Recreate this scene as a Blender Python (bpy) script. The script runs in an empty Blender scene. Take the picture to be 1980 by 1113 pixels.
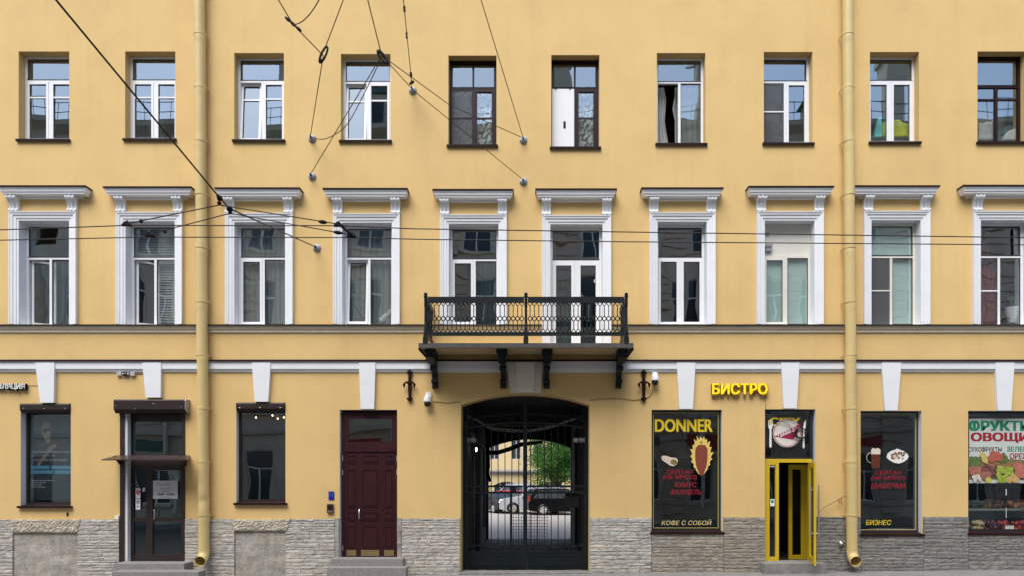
import bpy, bmesh, math, random
from mathutils import Vector, Matrix, noise
random.seed(7)
R = math.radians
scene = bpy.context.scene
COL = scene.collection

# ------------------------------------------------------------------ camera, sky, sun, exposure
DIST, FPX, VPX, VPY, EYE = 16.0, 1376.0, 1035.0, 924.0, 2.1      # photograph is 1980 px wide
cam = bpy.data.objects.new("camera", bpy.data.cameras.new("camera"))
COL.objects.link(cam)
cam.location = (0, -DIST, EYE)
cam.rotation_euler = (R(90), 0, 0)
cam.data.sensor_width = 36.0
cam.data.lens = FPX / 1980 * 36
cam.data.shift_x = -(VPX - 990) / 1980
cam.data.shift_y = (VPY - 556.5) / 1980
cam.data.clip_start = 0.05
cam.data.clip_end = 600
scene.camera = cam

SUN_EL, SUN_AZ = R(58), R(-22)            # azimuth measured from -Y (street side) towards -X when negative
sdir = Vector((math.sin(SUN_AZ) * math.cos(SUN_EL), -math.cos(SUN_AZ) * math.cos(SUN_EL), math.sin(SUN_EL)))
world = bpy.data.worlds.new("World"); scene.world = world
world.use_nodes = True
wn, wl_ = world.node_tree.nodes, world.node_tree.links
sky = wn.new("ShaderNodeTexSky"); sky.sky_type = 'NISHITA'; sky.sun_disc = False
sky.sun_elevation = SUN_EL
sky.sun_rotation = math.atan2(sdir.x, sdir.y)
sky.air_density = 1.0; sky.dust_density = 1.6; sky.ozone_density = 1.0
bg = wn["Background"]; bg.inputs[1].default_value = 0.135
# thin broken cloud veil over the blue
tc = wn.new("ShaderNodeTexCoord"); mp = wn.new("ShaderNodeMapping"); mp.inputs['Scale'].default_value = (1.6, 1.6, 4.0)
nz = wn.new("ShaderNodeTexNoise"); nz.inputs['Scale'].default_value = 1.7; nz.inputs['Detail'].default_value = 6
rp = wn.new("ShaderNodeValToRGB"); rp.color_ramp.elements[0].position = 0.46; rp.color_ramp.elements[1].position = 0.72
rp.color_ramp.elements[0].color = (0.0, 0.0, 0.0, 1); rp.color_ramp.elements[1].color = (0.45, 0.45, 0.45, 1)
mx = wn.new("ShaderNodeMixRGB"); mx.inputs[2].default_value = (4.2, 4.7, 5.4, 1)
wl_.new(tc.outputs['Generated'], mp.inputs[0]); wl_.new(mp.outputs[0], nz.inputs[0]); wl_.new(nz.outputs[0], rp.inputs[0])
wl_.new(rp.outputs[0], mx.inputs[0]); wl_.new(sky.outputs[0], mx.inputs[1]); wl_.new(mx.outputs[0], bg.inputs[0])

sun = bpy.data.objects.new("sun", bpy.data.lights.new("sun", 'SUN'))
COL.objects.link(sun)
sun.data.energy = 1.8; sun.data.angle = R(42); sun.data.color = (1.0, 0.965, 0.92)
sun.rotation_euler = sdir.to_track_quat('Z', 'Y').to_euler()
sun.location = (0, -10, 30)

vs = scene.view_settings
vs.view_transform = 'Standard'; vs.look = 'None'; vs.gamma = 1; vs.use_curve_mapping = False
vs.exposure = 1.12
scene.render.engine = 'CYCLES'
scene.cycles.use_denoising = True
scene.cycles.max_bounces = 8
scene.cycles.transparent_max_bounces = 14
scene.cycles.sample_clamp_indirect = 6

# ------------------------------------------------------------------ helpers
def X(px): return (px - VPX) / 86.0
def Z(py): return EYE - (py - VPY) / 86.0
def at(px, py, Y=0.0):
    d = DIST + Y
    return Vector(((px - VPX) * d / FPX, Y, EYE - (py - VPY) * d / FPX))
def ax(px, Y): return (px - VPX) * (DIST + Y) / FPX
def az(py, Y): return EYE - (py - VPY) * (DIST + Y) / FPX

def mat(name, col, rough=0.7, var=0.0, vscale=3.0, bump=0.0, bscale=30.0, metal=0.0, spec=0.5, col2=None, stretch=(1, 1, 1), detail=5, tint=False, coat=0.0, emit=None, estr=0.0):
    m = bpy.data.materials.new(name); m.use_nodes = True
    nt = m.node_tree; N, L = nt.nodes, nt.links
    b = N["Principled BSDF"]
    b.inputs['Base Color'].default_value = (*col, 1); b.inputs['Roughness'].default_value = rough
    b.inputs['Metallic'].default_value = metal; b.inputs['Specular IOR Level'].default_value = spec
    b.inputs['Coat Weight'].default_value = coat
    src = None
    if var or col2 or bump:
        t = N.new("ShaderNodeTexCoord"); p = N.new("ShaderNodeMapping"); p.inputs['Scale'].default_value = stretch
        L.new(t.outputs['Object'], p.inputs[0])
    if var or col2:
        n = N.new("ShaderNodeTexNoise"); n.inputs['Scale'].default_value = vscale; n.inputs['Detail'].default_value = detail; n.inputs['Roughness'].default_value = 0.6
        L.new(p.outputs[0], n.inputs[0])
        r = N.new("ShaderNodeValToRGB"); e = r.color_ramp.elements
        e[0].position = 0.3; e[1].position = 0.7
        c2 = col2 or tuple(min(1, c * (1 + var)) for c in col)
        c1 = col if col2 else tuple(c * (1 - var) for c in col)
        e[0].color = (*c1, 1); e[1].color = (*c2, 1)
        L.new(n.outputs[0], r.inputs[0]); src = r.outputs[0]
    if tint:
        a = N.new("ShaderNodeAttribute"); a.attribute_name = "tint"
        if src is None:
            src = a.outputs['Color']
        else:
            q = N.new("ShaderNodeMixRGB"); q.blend_type = 'MULTIPLY'; q.inputs[0].default_value = 1
            L.new(src, q.inputs[1]); L.new(a.outputs['Color'], q.inputs[2]); src = q.outputs[0]
    if src is not None: L.new(src, b.inputs['Base Color'])
    if bump:
        n2 = N.new("ShaderNodeTexNoise"); n2.inputs['Scale'].default_value = bscale; n2.inputs['Detail'].default_value = 6
        L.new(p.outputs[0], n2.inputs[0])
        bp = N.new("ShaderNodeBump"); bp.inputs['Strength'].default_value = bump; bp.inputs['Distance'].default_value = 0.02
        L.new(n2.outputs[0], bp.inputs['Height']); L.new(bp.outputs[0], b.inputs['Normal'])
    if emit:
        b.inputs['Emission Color'].default_value = (*emit, 1); b.inputs['Emission Strength'].default_value = estr
    return m

def glass(name, tint=(0.72, 0.78, 0.77), ior=2.1, wav=0.02, wsc=1.2, rough=0.0):
    m = bpy.data.materials.new(name); m.use_nodes = True
    N, L = m.node_tree.nodes, m.node_tree.links
    N.remove(N["Principled BSDF"]); out = N["Material Output"]
    t = N.new("ShaderNodeTexCoord"); n = N.new("ShaderNodeTexNoise"); n.inputs['Scale'].default_value = wsc; n.inputs['Detail'].default_value = 1
    L.new(t.outputs['Object'], n.inputs[0])
    bp = N.new("ShaderNodeBump"); bp.inputs['Strength'].default_value = 1.0; bp.inputs['Distance'].default_value = wav
    L.new(n.outputs[0], bp.inputs['Height'])
    g = N.new("ShaderNodeBsdfGlossy"); g.inputs['Roughness'].default_value = rough; L.new(bp.outputs[0], g.inputs['Normal'])
    g.inputs['Color'].default_value = (0.85, 0.96, 1.0, 1)
    tr = N.new("ShaderNodeBsdfTransparent"); tr.inputs[0].default_value = (*tint, 1)
    lw = N.new("ShaderNodeLayerWeight"); pw = N.new("ShaderNodeMath"); pw.operation = 'POWER'; pw.inputs[1].default_value = 5
    f = N.new("ShaderNodeMath"); f.operation = 'MULTIPLY_ADD'; r0 = ((ior - 1) / (ior + 1)) ** 2     # Schlick, the same from both sides
    f.inputs[1].default_value = 1 - r0; f.inputs[2].default_value = r0
    L.new(lw.outputs['Facing'], pw.inputs[0]); L.new(pw.outputs[0], f.inputs[0])
    mxs = N.new("ShaderNodeMixShader")
    L.new(f.outputs[0], mxs.inputs[0]); L.new(tr.outputs[0], mxs.inputs[1]); L.new(g.outputs[0], mxs.inputs[2]); L.new(mxs.outputs[0], out.inputs[0])
    return m

def cloth(name, col, trans=0.35, var=0.06, vs_=20.0, stretch=(1, 1, 1)):
    m = mat(name, col, 0.9, var, vs_, stretch=stretch)
    N, L = m.node_tree.nodes, m.node_tree.links
    b = N["Principled BSDF"]; t = N.new("ShaderNodeBsdfTranslucent"); t.inputs[0].default_value = (*col, 1)
    q = N.new("ShaderNodeMixShader"); q.inputs[0].default_value = trans
    L.new(b.outputs[0], q.inputs[1]); L.new(t.outputs[0], q.inputs[2]); L.new(q.outputs[0], N["Material Output"].inputs[0])
    return m

def veil(name, col, alpha):
    m = mat(name, col, 0.9)
    N, L = m.node_tree.nodes, m.node_tree.links
    t = N.new("ShaderNodeBsdfTransparent"); q = N.new("ShaderNodeMixShader"); q.inputs[0].default_value = alpha
    L.new(t.outputs[0], q.inputs[1]); L.new(N["Principled BSDF"].outputs[0], q.inputs[2]); L.new(q.outputs[0], N["Material Output"].inputs[0])
    return m

WLOC = {}
class MB:
    def __init__(s): s.v = []; s.f = []; s.m = []; s.t = []; s.mi = 0; s.tint = (1, 1, 1)
    def face(s, idx):
        s.f.append(tuple(idx)); s.m.append(s.mi); s.t.append(s.tint)
    def poly(s, pts):
        b = len(s.v); s.v += [tuple(p) for p in pts]; s.face(range(b, b + len(pts)))
    def box(s, x0, x1, y0, y1, z0, z1, j=0.0):
        b = len(s.v)
        for p in ((x0, y0, z0), (x1, y0, z0), (x1, y1, z0), (x0, y1, z0), (x0, y0, z1), (x1, y0, z1), (x1, y1, z1), (x0, y1, z1)):
            s.v.append(tuple(c + (random.uniform(-j, j) if j else 0) for c in p))
        for q in ((0, 1, 5, 4), (1, 2, 6, 5), (2, 3, 7, 6), (3, 0, 4, 7), (4, 5, 6, 7), (3, 2, 1, 0)):
            s.face([b + i for i in q])
    def prism(s, prof, a0, a1, axis='x'):
        """closed profile of (u,v); axis x: u=y v=z ; axis y: u=x v=z ; axis z: u=x v=y"""
        def P(u, v, a): return {'x': (a, u, v), 'y': (u, a, v), 'z': (u, v, a)}[axis]
        n = len(prof); b = len(s.v)
        s.v += [P(u, v, a0) for u, v in prof] + [P(u, v, a1) for u, v in prof]
        for i in range(n):
            j = (i + 1) % n; s.face([b + i, b + j, b + n + j, b + n + i])
        s.face([b + i for i in reversed(range(n))]); s.face([b + n + i for i in range(n)])
    def tube(s, path, r, seg=6, closed=False, caps=True):
        path = [Vector(p) for p in path]; n = len(path); b = len(s.v)
        rr = r if isinstance(r, (list, tuple)) else [r] * n
        ref = None
        for i, p in enumerate(path):
            if closed: t = path[(i + 1) % n] - path[i - 1]
            else: t = path[min(i + 1, n - 1)] - path[max(i - 1, 0)]
            t = t.normalized() if t.length > 1e-9 else Vector((0, 0, 1))
            if ref is None:
                ref = t.orthogonal().normalized()
            ref = (ref - t * ref.dot(t)); ref = ref.normalized() if ref.length > 1e-6 else t.orthogonal().normalized()
            bn = t.cross(ref)
            for k in range(seg):
                a = 2 * math.pi * (k + 0.5) / seg
                s.v.append(tuple(p + (ref * math.cos(a) + bn * math.sin(a)) * rr[i]))
        for i in range(n if closed else n - 1):
            j = (i + 1) % n
            for k in range(seg):
                l = (k + 1) % seg
                s.face([b + i * seg + k, b + i * seg + l, b + j * seg + l, b + j * seg + k])
        if caps and not closed:
            s.face([b + k for k in reversed(range(seg))]); s.face([b + (n - 1) * seg + k for k in range(seg)])
    def ring(s, c, rad, r, normal='y', seg=14, ts=5):
        pts = []
        for k in range(seg):
            a = 2 * math.pi * k / seg; u, v = math.cos(a) * rad, math.sin(a) * rad
            pts.append({'y': (c[0] + u, c[1], c[2] + v), 'z': (c[0] + u, c[1] + v, c[2]), 'x': (c[0], c[1] + u, c[2] + v)}[normal])
        s.tube(pts, r, ts, closed=True)
    def cyl(s, p0, p1, r, seg=14): s.tube([p0, p1], r, seg)
    def sphere(s, c, r, seg=12, rings=8, sc=(1, 1, 1)):
        b = len(s.v)
        for i in range(rings + 1):
            th = math.pi * i / rings
            for k in range(seg):
                a = 2 * math.pi * k / seg
                s.v.append((c[0] + r * sc[0] * math.sin(th) * math.cos(a), c[1] + r * sc[1] * math.sin(th) * math.sin(a), c[2] + r * sc[2] * math.cos(th)))
        for i in range(rings):
            for k in range(seg):
                l = (k + 1) % seg
                s.face([b + i * seg + k, b + (i + 1) * seg + k, b + (i + 1) * seg + l, b + i * seg + l])
    def disc(s, c, rx, rz, y, th=0.002, seg=20, wob=0.0, rot=0.0):
        pr = []
        for k in range(seg):
            a = 2 * math.pi * k / seg; w = 1 + (random.uniform(-wob, wob) if wob else 0)
            u, v = rx * math.cos(a) * w, rz * math.sin(a) * w
            pr.append((c[0] + u * math.cos(rot) - v * math.sin(rot), c[1] + u * math.sin(rot) + v * math.cos(rot)))
        s.prism(pr, y - th, y, 'y')
    def frame(s, x0, x1, z0, z1, y0, y1, w, wt=None, wb=None, wr=None):
        wt = w if wt is None else wt; wb = w if wb is None else wb; wr = w if wr is None else wr
        s.box(x0, x0 + w, y0, y1, z0, z1); s.box(x1 - wr, x1, y0, y1, z0, z1)
        s.box(x0 + w, x1 - wr, y0, y1, z1 - wt, z1); s.box(x0 + w, x1 - wr, y0, y1, z0, z0 + wb)
    def sweepU(s, x0, x1, z0, z1, prof):
        """casing round an opening: profile of (outward offset, y)"""
        n = len(prof); b = len(s.v)
        for o, y in prof:
            s.v += [(x0 - o, y, z0), (x0 - o, y, z1 + o), (x1 + o, y, z1 + o), (x1 + o, y, z0)]
        for i in range(n - 1):
            for k in range(3):
                s.face([b + i * 4 + k, b + i * 4 + k + 1, b + (i + 1) * 4 + k + 1, b + (i + 1) * 4 + k])
    def sweepPlan(s, x0, x1, prof, y=0.0):
        """moulding with mitred returns: profile of (projection, z)"""
        b = len(s.v)
        for o, z in prof:
            s.v += [(x0 - o, y, z), (x0 - o, y - o, z), (x1 + o, y - o, z), (x1 + o, y, z)]
        for i in range(len(prof) - 1):
            for k in range(3):
                s.face([b + i * 4 + k, b + i * 4 + k + 1, b + (i + 1) * 4 + k + 1, b + (i + 1) * 4 + k])
    def xform(s, start, M):
        for i in range(start, len(s.v)): s.v[i] = tuple(M @ Vector(s.v[i]))
    def build(s, name, mats, parent=None, smooth=False, origin=None, bevel=0.0, fix=True):
        me = bpy.data.meshes.new(name)
        xs = [p[0] for p in s.v]; ys = [p[1] for p in s.v]; zs = [p[2] for p in s.v]
        o = Vector(origin) if origin is not None else Vector(((min(xs) + max(xs)) / 2, (min(ys) + max(ys)) / 2, min(zs)))
        me.from_pydata([(p[0] - o.x, p[1] - o.y, p[2] - o.z) for p in s.v], [], s.f)
        mats = mats if isinstance(mats, (list, tuple)) else [mats]
        for m in mats: me.materials.append(m)
        me.polygons.foreach_set("material_index", s.m)
        if any(t != (1, 1, 1) for t in s.t):
            at_ = me.attributes.new("tint", 'FLOAT_COLOR', 'CORNER')
            vals = []
            for pl, t in zip(me.polygons, s.t): vals += [t[0], t[1], t[2], 1.0] * pl.loop_total
            at_.data.foreach_set("color", vals)
        if fix:
            bm = bmesh.new(); bm.from_mesh(me); bmesh.ops.recalc_face_normals(bm, faces=bm.faces); bm.to_mesh(me); bm.free()
        if smooth: 
            me.polygons.foreach_set("use_smooth", [True] * len(me.polygons))
            if smooth is not True: me.set_sharp_from_angle(angle=R(smooth))
        me.update()
        ob = bpy.data.objects.new(name, me); COL.objects.link(ob)
        WLOC[ob] = o
        if parent is not None:
            ob.parent = parent; ob.location = o - WLOC[parent]
        else: ob.location = o
        if bevel:
            bv = ob.modifiers.new("bevel", 'BEVEL'); bv.width = bevel; bv.segments = 2; bv.limit_method = 'ANGLE'
        return ob

def tag(o, label, cat, group=None):
    o["label"] = label; o["category"] = cat
    if group: o["group"] = group
    return o
def thing(name, label, cat, loc=(0, 0, 0), group=None):
    o = bpy.data.objects.new(name, None); COL.objects.link(o); o.location = loc; o.empty_display_size = 0.2
    WLOC[o] = Vector(loc); return tag(o, label, cat, group)
def struct(o, kind="structure"): o["kind"] = kind; return o

def text(s, x0, x1, z0, z1, y, m, name, parent=None, ext=0.002, bold=0.0, shear=0.0, split=False):
    """raised lettering fitted to a rectangle on a plane that faces the street"""
    cu = bpy.data.curves.new("lettering", 'FONT'); cu.body = s.replace("Ф", "О"); cu.size = 1.0; cu.shear = shear
    cu.extrude = 0.5; cu.resolution_u = 4
    ob = bpy.data.objects.new("lettering", cu); COL.objects.link(ob)
    dg = bpy.context.evaluated_depsgraph_get(); dg.update()
    me = bpy.data.meshes.new_from_object(ob.evaluated_get(dg))
    bpy.data.objects.remove(ob); bpy.data.curves.remove(cu)
    V = [v.co.copy() for v in me.vertices]; F = [tuple(p.vertices) for p in me.polygons]
    bpy.data.meshes.remove(me)
    if "Ф" in s:                                      # the ring of the letter comes from the font, its stem is added here
        par0 = list(range(len(V)))
        def root0(a):
            while par0[a] != a: par0[a] = par0[par0[a]]; a = par0[a]
            return a
        seen0 = {}
        for i, v in enumerate(V):
            k = (round(v.x - shear * v.y, 4), round(v.y, 4))
            if k in seen0: par0[root0(i)] = root0(seen0[k])
            else: seen0[k] = i
        for f in F:
            for q in f[1:]: par0[root0(q)] = root0(f[0])
        ext0 = {}
        for i, v in enumerate(V):
            e = ext0.setdefault(root0(i), [9e9, -9e9, 9e9, -9e9]); u = v.x - shear * v.y
            e[0] = min(e[0], u); e[1] = max(e[1], u); e[2] = min(e[2], v.y); e[3] = max(e[3], v.y)
        spans = []
        for e in sorted(ext0.values()):
            if spans and e[0] < spans[-1][1] - 0.3 * (e[1] - e[0]): spans[-1][1] = max(spans[-1][1], e[1])
            else: spans.append(list(e))
        for li, ch in enumerate(s.replace(" ", "")):
            if ch != "Ф" or li >= len(spans): continue
            e = spans[li]; cx_, sw = (e[0] + e[1]) / 2, 0.05; o_ = len(V)
            for z_ in (-0.5, 0.5):
                for u, y_ in ((cx_ - sw, e[2]), (cx_ + sw, e[2]), (cx_ + sw, e[3]), (cx_ - sw, e[3])): V.append(Vector((u + shear * y_, y_, z_ * 0.98)))
            F += [tuple(o_ + q for q in f) for f in ((0, 1, 2, 3), (7, 6, 5, 4), (0, 1, 5, 4), (1, 2, 6, 5), (2, 3, 7, 6), (3, 0, 4, 7))]
    if bold:                                          # heavier strokes: the glyph is thickened by nudged copies, each a hair deeper
        V0, F0 = V, F; V, F = [], []
        for i_, (dx_, dy_) in enumerate(((0, 0), (-1, -0.45), (1, 0.45), (-1, 0.45), (1, -0.45), (-0.5, 0), (0.5, 0))):
            o_ = len(V); V += [v + Vector((dx_ * bold, dy_ * bold, (0.02 * i_) if v.z < 0 else -0.02 * i_)) for v in V0]; F += [tuple(q + o_ for q in f) for f in F0]
    ax0, ax1 = min(v.x for v in V), max(v.x for v in V); ay0, ay1 = min(v.y for v in V), max(v.y for v in V)
    mb = MB()
    for v in V:
        mb.v.append((x0 + (v.x - ax0) / (ax1 - ax0) * (x1 - x0), y - (v.z + 0.5) * ext, z0 + (v.y - ay0) / (ay1 - ay0) * (z1 - z0)))
    for f in F: mb.face(f)
    if not split: return mb.build(name, m, parent, fix=False)
    # one mesh per letter: islands that overlap in x belong together
    par = list(range(len(V)))
    def find(a):
        while par[a] != a: par[a] = par[par[a]]; a = par[a]
        return a
    from collections import defaultdict
    key = {}
    for i, v in enumerate(mb.v):
        k = (round(v[0], 5), round(v[1], 5), round(v[2], 5))
        if k in key: par[find(i)] = find(key[k])
        else: key[k] = i
    for f in F:
        for a in f[1:]: par[find(a)] = find(f[0])
    isl = defaultdict(list)
    for fi, f in enumerate(F): isl[find(f[0])].append(fi)
    items = sorted([(min(mb.v[i][0] for fi in fs for i in F[fi]), max(mb.v[i][0] for fi in fs for i in F[fi]), fs) for fs in isl.values()], key=lambda q: q[0])
    merged = []
    for a, b_, fs in items:
        if merged and a < merged[-1][1] - 0.3 * (b_ - a): merged[-1] = (merged[-1][0], max(b_, merged[-1][1]), merged[-1][2] + fs)
        else: merged.append((a, b_, list(fs)))
    out = []
    for a, b_, fs in merged:
        q = MB(); mp_ = {}
        for fi in fs:
            idx = []
            for i in F[fi]:
                if i not in mp_: mp_[i] = len(q.v); q.v.append(mb.v[i])
                idx.append(mp_[i])
            q.face(idx)
        out.append(q.build(name, m, parent, fix=False))
    return out

# ------------------------------------------------------------------ materials
WALL = mat("ochre_plaster", (0.68, 0.472, 0.198), 0.85, bump=0.10, bscale=45, spec=0.25, col2=(0.74, 0.518, 0.222), vscale=0.55, detail=8)
_N, _L = WALL.node_tree.nodes, WALL.node_tree.links
_b = _N["Principled BSDF"]; _src = _b.inputs['Base Color'].links[0].from_socket
_t = [n for n in _N if n.type == 'TEX_COORD'][0]
def _layer(src, stretch, scale, lo, hi, dark):
    p = _N.new("ShaderNodeMapping"); p.inputs['Scale'].default_value = stretch; n = _N.new("ShaderNodeTexNoise"); n.inputs['Scale'].default_value = scale; n.inputs['Detail'].default_value = 7; n.inputs['Roughness'].default_value = 0.65
    k = _N.new("ShaderNodeValToRGB"); k.color_ramp.elements[0].position = lo; k.color_ramp.elements[1].position = hi; k.color_ramp.elements[0].color = (*dark, 1); k.color_ramp.elements[1].color = (1, 1, 1, 1)
    q = _N.new("ShaderNodeMixRGB"); q.blend_type = 'MULTIPLY'; q.inputs[0].default_value = 1
    _L.new(_t.outputs['Object'], p.inputs[0]); _L.new(p.outputs[0], n.inputs[0]); _L.new(n.outputs[0], k.inputs[0]); _L.new(src, q.inputs[1]); _L.new(k.outputs[0], q.inputs[2]); return q.outputs[0]
_src = _layer(_src, (1, 1, 1), 0.9, 0.30, 0.55, (0.93, 0.925, 0.91))          # repainted patches
_src = _layer(_src, (3.0, 1, 0.16), 1.6, 0.28, 0.50, (0.96, 0.953, 0.94))      # rain streaks
_src = _layer(_src, (1, 1, 1), 14.0, 0.25, 0.45, (0.965, 0.96, 0.95))         # fine mottling
_L.new(_src, _b.inputs['Base Color'])
WHITE = mat("white_plaster", (0.76, 0.775, 0.79), 0.75, 0.04, 2.5, bump=0.06, bscale=40, spec=0.3)
CREAM = mat("cream_plaster", (0.72, 0.64, 0.49), 0.8, 0.06, 2.5, bump=0.06, bscale=40, spec=0.3)
HOODW = mat("lifted_hood_white", (0.84, 0.85, 0.86), 0.75, 0.03, 2.5, bump=0.06, bscale=40)  # white plaster made lighter to offset the grey shading on the hoods
CREAM2 = mat("pale_cream_plaster", (0.74, 0.69, 0.58), 0.8, 0.05, 2.5, bump=0.06, bscale=40)
REVEAL = mat("grey_white_reveal", (0.66, 0.68, 0.70), 0.7, 0.06, 3)
PVC = mat("white_window_plastic", (0.80, 0.81, 0.82), 0.35, 0.03, 2)
PVCW = mat("yellowed_window_plastic", (0.72, 0.70, 0.62), 0.4, 0.05, 2)
BROWNF = mat("dark_brown_frame", (0.020, 0.008, 0.010), 0.4, 0.2, 5, spec=0.25)
FLASH = mat("brown_metal_flashing", (0.020, 0.0075, 0.007), 0.6, 0.25, 4, spec=0.15)
BLACKF = mat("black_frame", (0.018, 0.018, 0.02), 0.4, 0.2, 5)
GLASS = glass("window_glass", tint=(0.86, 0.9, 0.89), ior=3.7, wav=0.003, wsc=0.8)
GLASS2 = glass("window_glass_wavy", tint=(0.86, 0.9, 0.89), ior=3.5, wav=0.008, wsc=1.3)
GLASSM = glass("window_glass_middle", tint=(0.88, 0.92, 0.91), ior=3.5, wav=0.005)
SHOPG2 = glass("salon_glass", tint=(0.84, 0.9, 0.89), ior=2.7, wav=0.008, wsc=0.8)
SHOPG = glass("shop_glass", tint=(0.88, 0.92, 0.89), ior=2.2, wav=0.008, wsc=0.8)
IRON = mat("dark_green_iron", (0.006, 0.011, 0.014), 0.45, 0.3, 8, spec=0.3)
BLKIRON = mat("black_iron", (0.008, 0.008, 0.010), 0.6, 0.3, 20, spec=0.2)
RUSTIRON = mat("rusty_black_iron", (0.012, 0.010, 0.010), 0.8, spec=0.1, col2=(0.035, 0.014, 0.010), vscale=14, bump=0.3, bscale=60)
STONE = mat("limestone", (0.72, 0.70, 0.66), 0.9, 0.30, 11, bump=0.75, bscale=26, detail=9, spec=0.2, tint=True, stretch=(0.7, 1, 1.9))
SMOOTHSTONE = mat("worn_limestone_panel", (0.36, 0.34, 0.30), 0.9, 0.34, 5, bump=0.7, detail=9, bscale=18, spec=0.2, tint=True)
MORTAR = mat("mortar", (0.20, 0.19, 0.17), 0.95, 0.2, 9, bump=0.5)
GRANITE = mat("grey_granite", (0.24, 0.225, 0.215), 0.7, 0.22, 22, bump=0.12, bscale=60)
PIPE = mat("ochre_pipe_paint", (0.58, 0.44, 0.185), 0.42, spec=0.5, col2=(0.64, 0.485, 0.21), vscale=1.8, detail=9, bump=0.05, bscale=14)
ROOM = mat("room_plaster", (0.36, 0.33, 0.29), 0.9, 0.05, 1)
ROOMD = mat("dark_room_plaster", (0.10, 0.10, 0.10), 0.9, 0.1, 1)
FLOORM = mat("wood_floor", (0.16, 0.10, 0.06), 0.6, 0.2, 3)
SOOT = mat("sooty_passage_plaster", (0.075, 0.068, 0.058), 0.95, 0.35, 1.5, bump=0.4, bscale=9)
YELLOWD = mat("yellow_door_paint", (0.62, 0.42, 0.02), 0.4, 0.06, 4)
YELLOWL = mat("brightened_sign_acrylic", (0.92, 0.68, 0.02), 0.3, emit=(1.0, 0.74, 0.02), estr=0.14)  # slight emission added to brighten letter faces that do not glow
MAROON = mat("maroon_door_paint", (0.036, 0.009, 0.011), 0.45, 0.18, 5, spec=0.25, bump=0.05, bscale=80)
BRASS = mat("dull_brass", (0.32, 0.24, 0.11), 0.45, 0.15, 8, metal=0.7)
STEEL = mat("brushed_steel", (0.62, 0.62, 0.62), 0.3, 0.05, 8, metal=0.9)
GREYM = mat("grey_metal", (0.30, 0.31, 0.33), 0.5, 0.15, 10, metal=0.4)
WHITEP = mat("white_plastic", (0.78, 0.78, 0.78), 0.4)
BLACKP = mat("black_plastic", (0.012, 0.012, 0.014), 0.18)
CABLE = mat("dark_cable", (0.035, 0.027, 0.022), 0.6, 0.3, 10)
CURT_G = cloth("grey_curtain", (0.34, 0.36, 0.35), 0.3)
CURT_W = cloth("white_curtain", (0.62, 0.64, 0.62), 0.4)
CURT_A = cloth("aqua_blind", (0.66, 0.82, 0.78), 0.15, 0.02, 2.0)
CURT_R = cloth("dark_red_curtain", (0.24, 0.045, 0.055), 0.2)
CURT_D = cloth("dark_teal_curtain", (0.08, 0.12, 0.12), 0.2)
SCREEN = veil("insect_screen", (0.10, 0.105, 0.11), 0.72)
SHUT = mat("brown_shutter_metal", (0.030, 0.020, 0.018), 0.5, 0.15, 5, spec=0.25)
WRED = mat("red_lettering", (0.30, 0.010, 0.024), 0.5)
WYEL = mat("yellow_lettering", (0.70, 0.52, 0.02), 0.5)
WWHT = mat("white_lettering", (0.80, 0.80, 0.78), 0.5)
WGRN = mat("green_lettering", (0.01, 0.21, 0.10), 0.5)
WBLK = mat("black_lettering", (0.02, 0.02, 0.02), 0.5)
WGREY = mat("grey_lettering", (0.34, 0.36, 0.38), 0.5)
WBLUE = mat("blue_label", (0.05, 0.22, 0.36), 0.5)

# lace curtain: woven holes from a voronoi pattern
LACE = bpy.data.materials.new("lace_curtain"); LACE.use_nodes = True
_N, _L = LACE.node_tree.nodes, LACE.node_tree.links
_t = _N.new("ShaderNodeTexCoord"); _v = _N.new("ShaderNodeTexVoronoi"); _v.inputs['Scale'].default_value = 16
_n = _N.new("ShaderNodeTexNoise"); _n.inputs['Scale'].default_value = 22; _n.inputs['Detail'].default_value = 3
_r = _N.new("ShaderNodeValToRGB"); _r.color_ramp.elements[0].position = 0.46; _r.color_ramp.elements[1].position = 0.60
_m = _N.new("ShaderNodeMixRGB"); _m.inputs[0].default_value = 0.5
_L.new(_t.outputs['Object'], _v.inputs[0]); _L.new(_t.outputs['Object'], _n.inputs[0])
_L.new(_v.outputs['Distance'], _m.inputs[1]); _L.new(_n.outputs[0], _m.inputs[2]); _L.new(_m.outputs[0], _r.inputs[0])
_c = _N.new("ShaderNodeMixRGB"); _c.inputs[1].default_value = (0.72, 0.73, 0.70, 1); _c.inputs[2].default_value = (0.05, 0.055, 0.05, 1)
_L.new(_r.outputs[0], _c.inputs[0]); _L.new(_c.outputs[0], _N["Principled BSDF"].inputs['Base Color']); _N["Principled BSDF"].inputs['Roughness'].default_value = 0.9

# ------------------------------------------------------------------ ground
def gz(x): return -0.035 + 0.0075 * x            # the street falls gently to the left
def slab(name, x0, x1, y0, y1, z, m, th=0.0):
    mb = MB()
    for i in range(24):
        a, b = x0 + (x1 - x0) * i / 24, x0 + (x1 - x0) * (i + 1) / 24
        mb.poly([(a, y0, gz(a) + z), (b, y0, gz(b) + z), (b, y1, gz(b) + z), (a, y1, gz(a) + z)])
        if th:
            for yy in (y0, y1): mb.poly([(a, yy, gz(a) + z - th), (b, yy, gz(b) + z - th), (b, yy, gz(b) + z), (a, yy, gz(a) + z)])
    return struct(mb.build(name, m))
ASPH = mat("asphalt", (0.10, 0.098, 0.095), 0.9, 0.2, 6, bump=0.5, bscale=60)
PAVE = mat("grey_pavement_asphalt", (0.21, 0.20, 0.19), 0.9, 0.15, 5, bump=0.4, bscale=50)
KERB = mat("granite_kerb", (0.30, 0.29, 0.28), 0.8, 0.2, 12, bump=0.2)
YARD = mat("courtyard_paving", (0.37, 0.325, 0.28), 0.9, 0.12, 3, bump=0.4, bscale=25)
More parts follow.
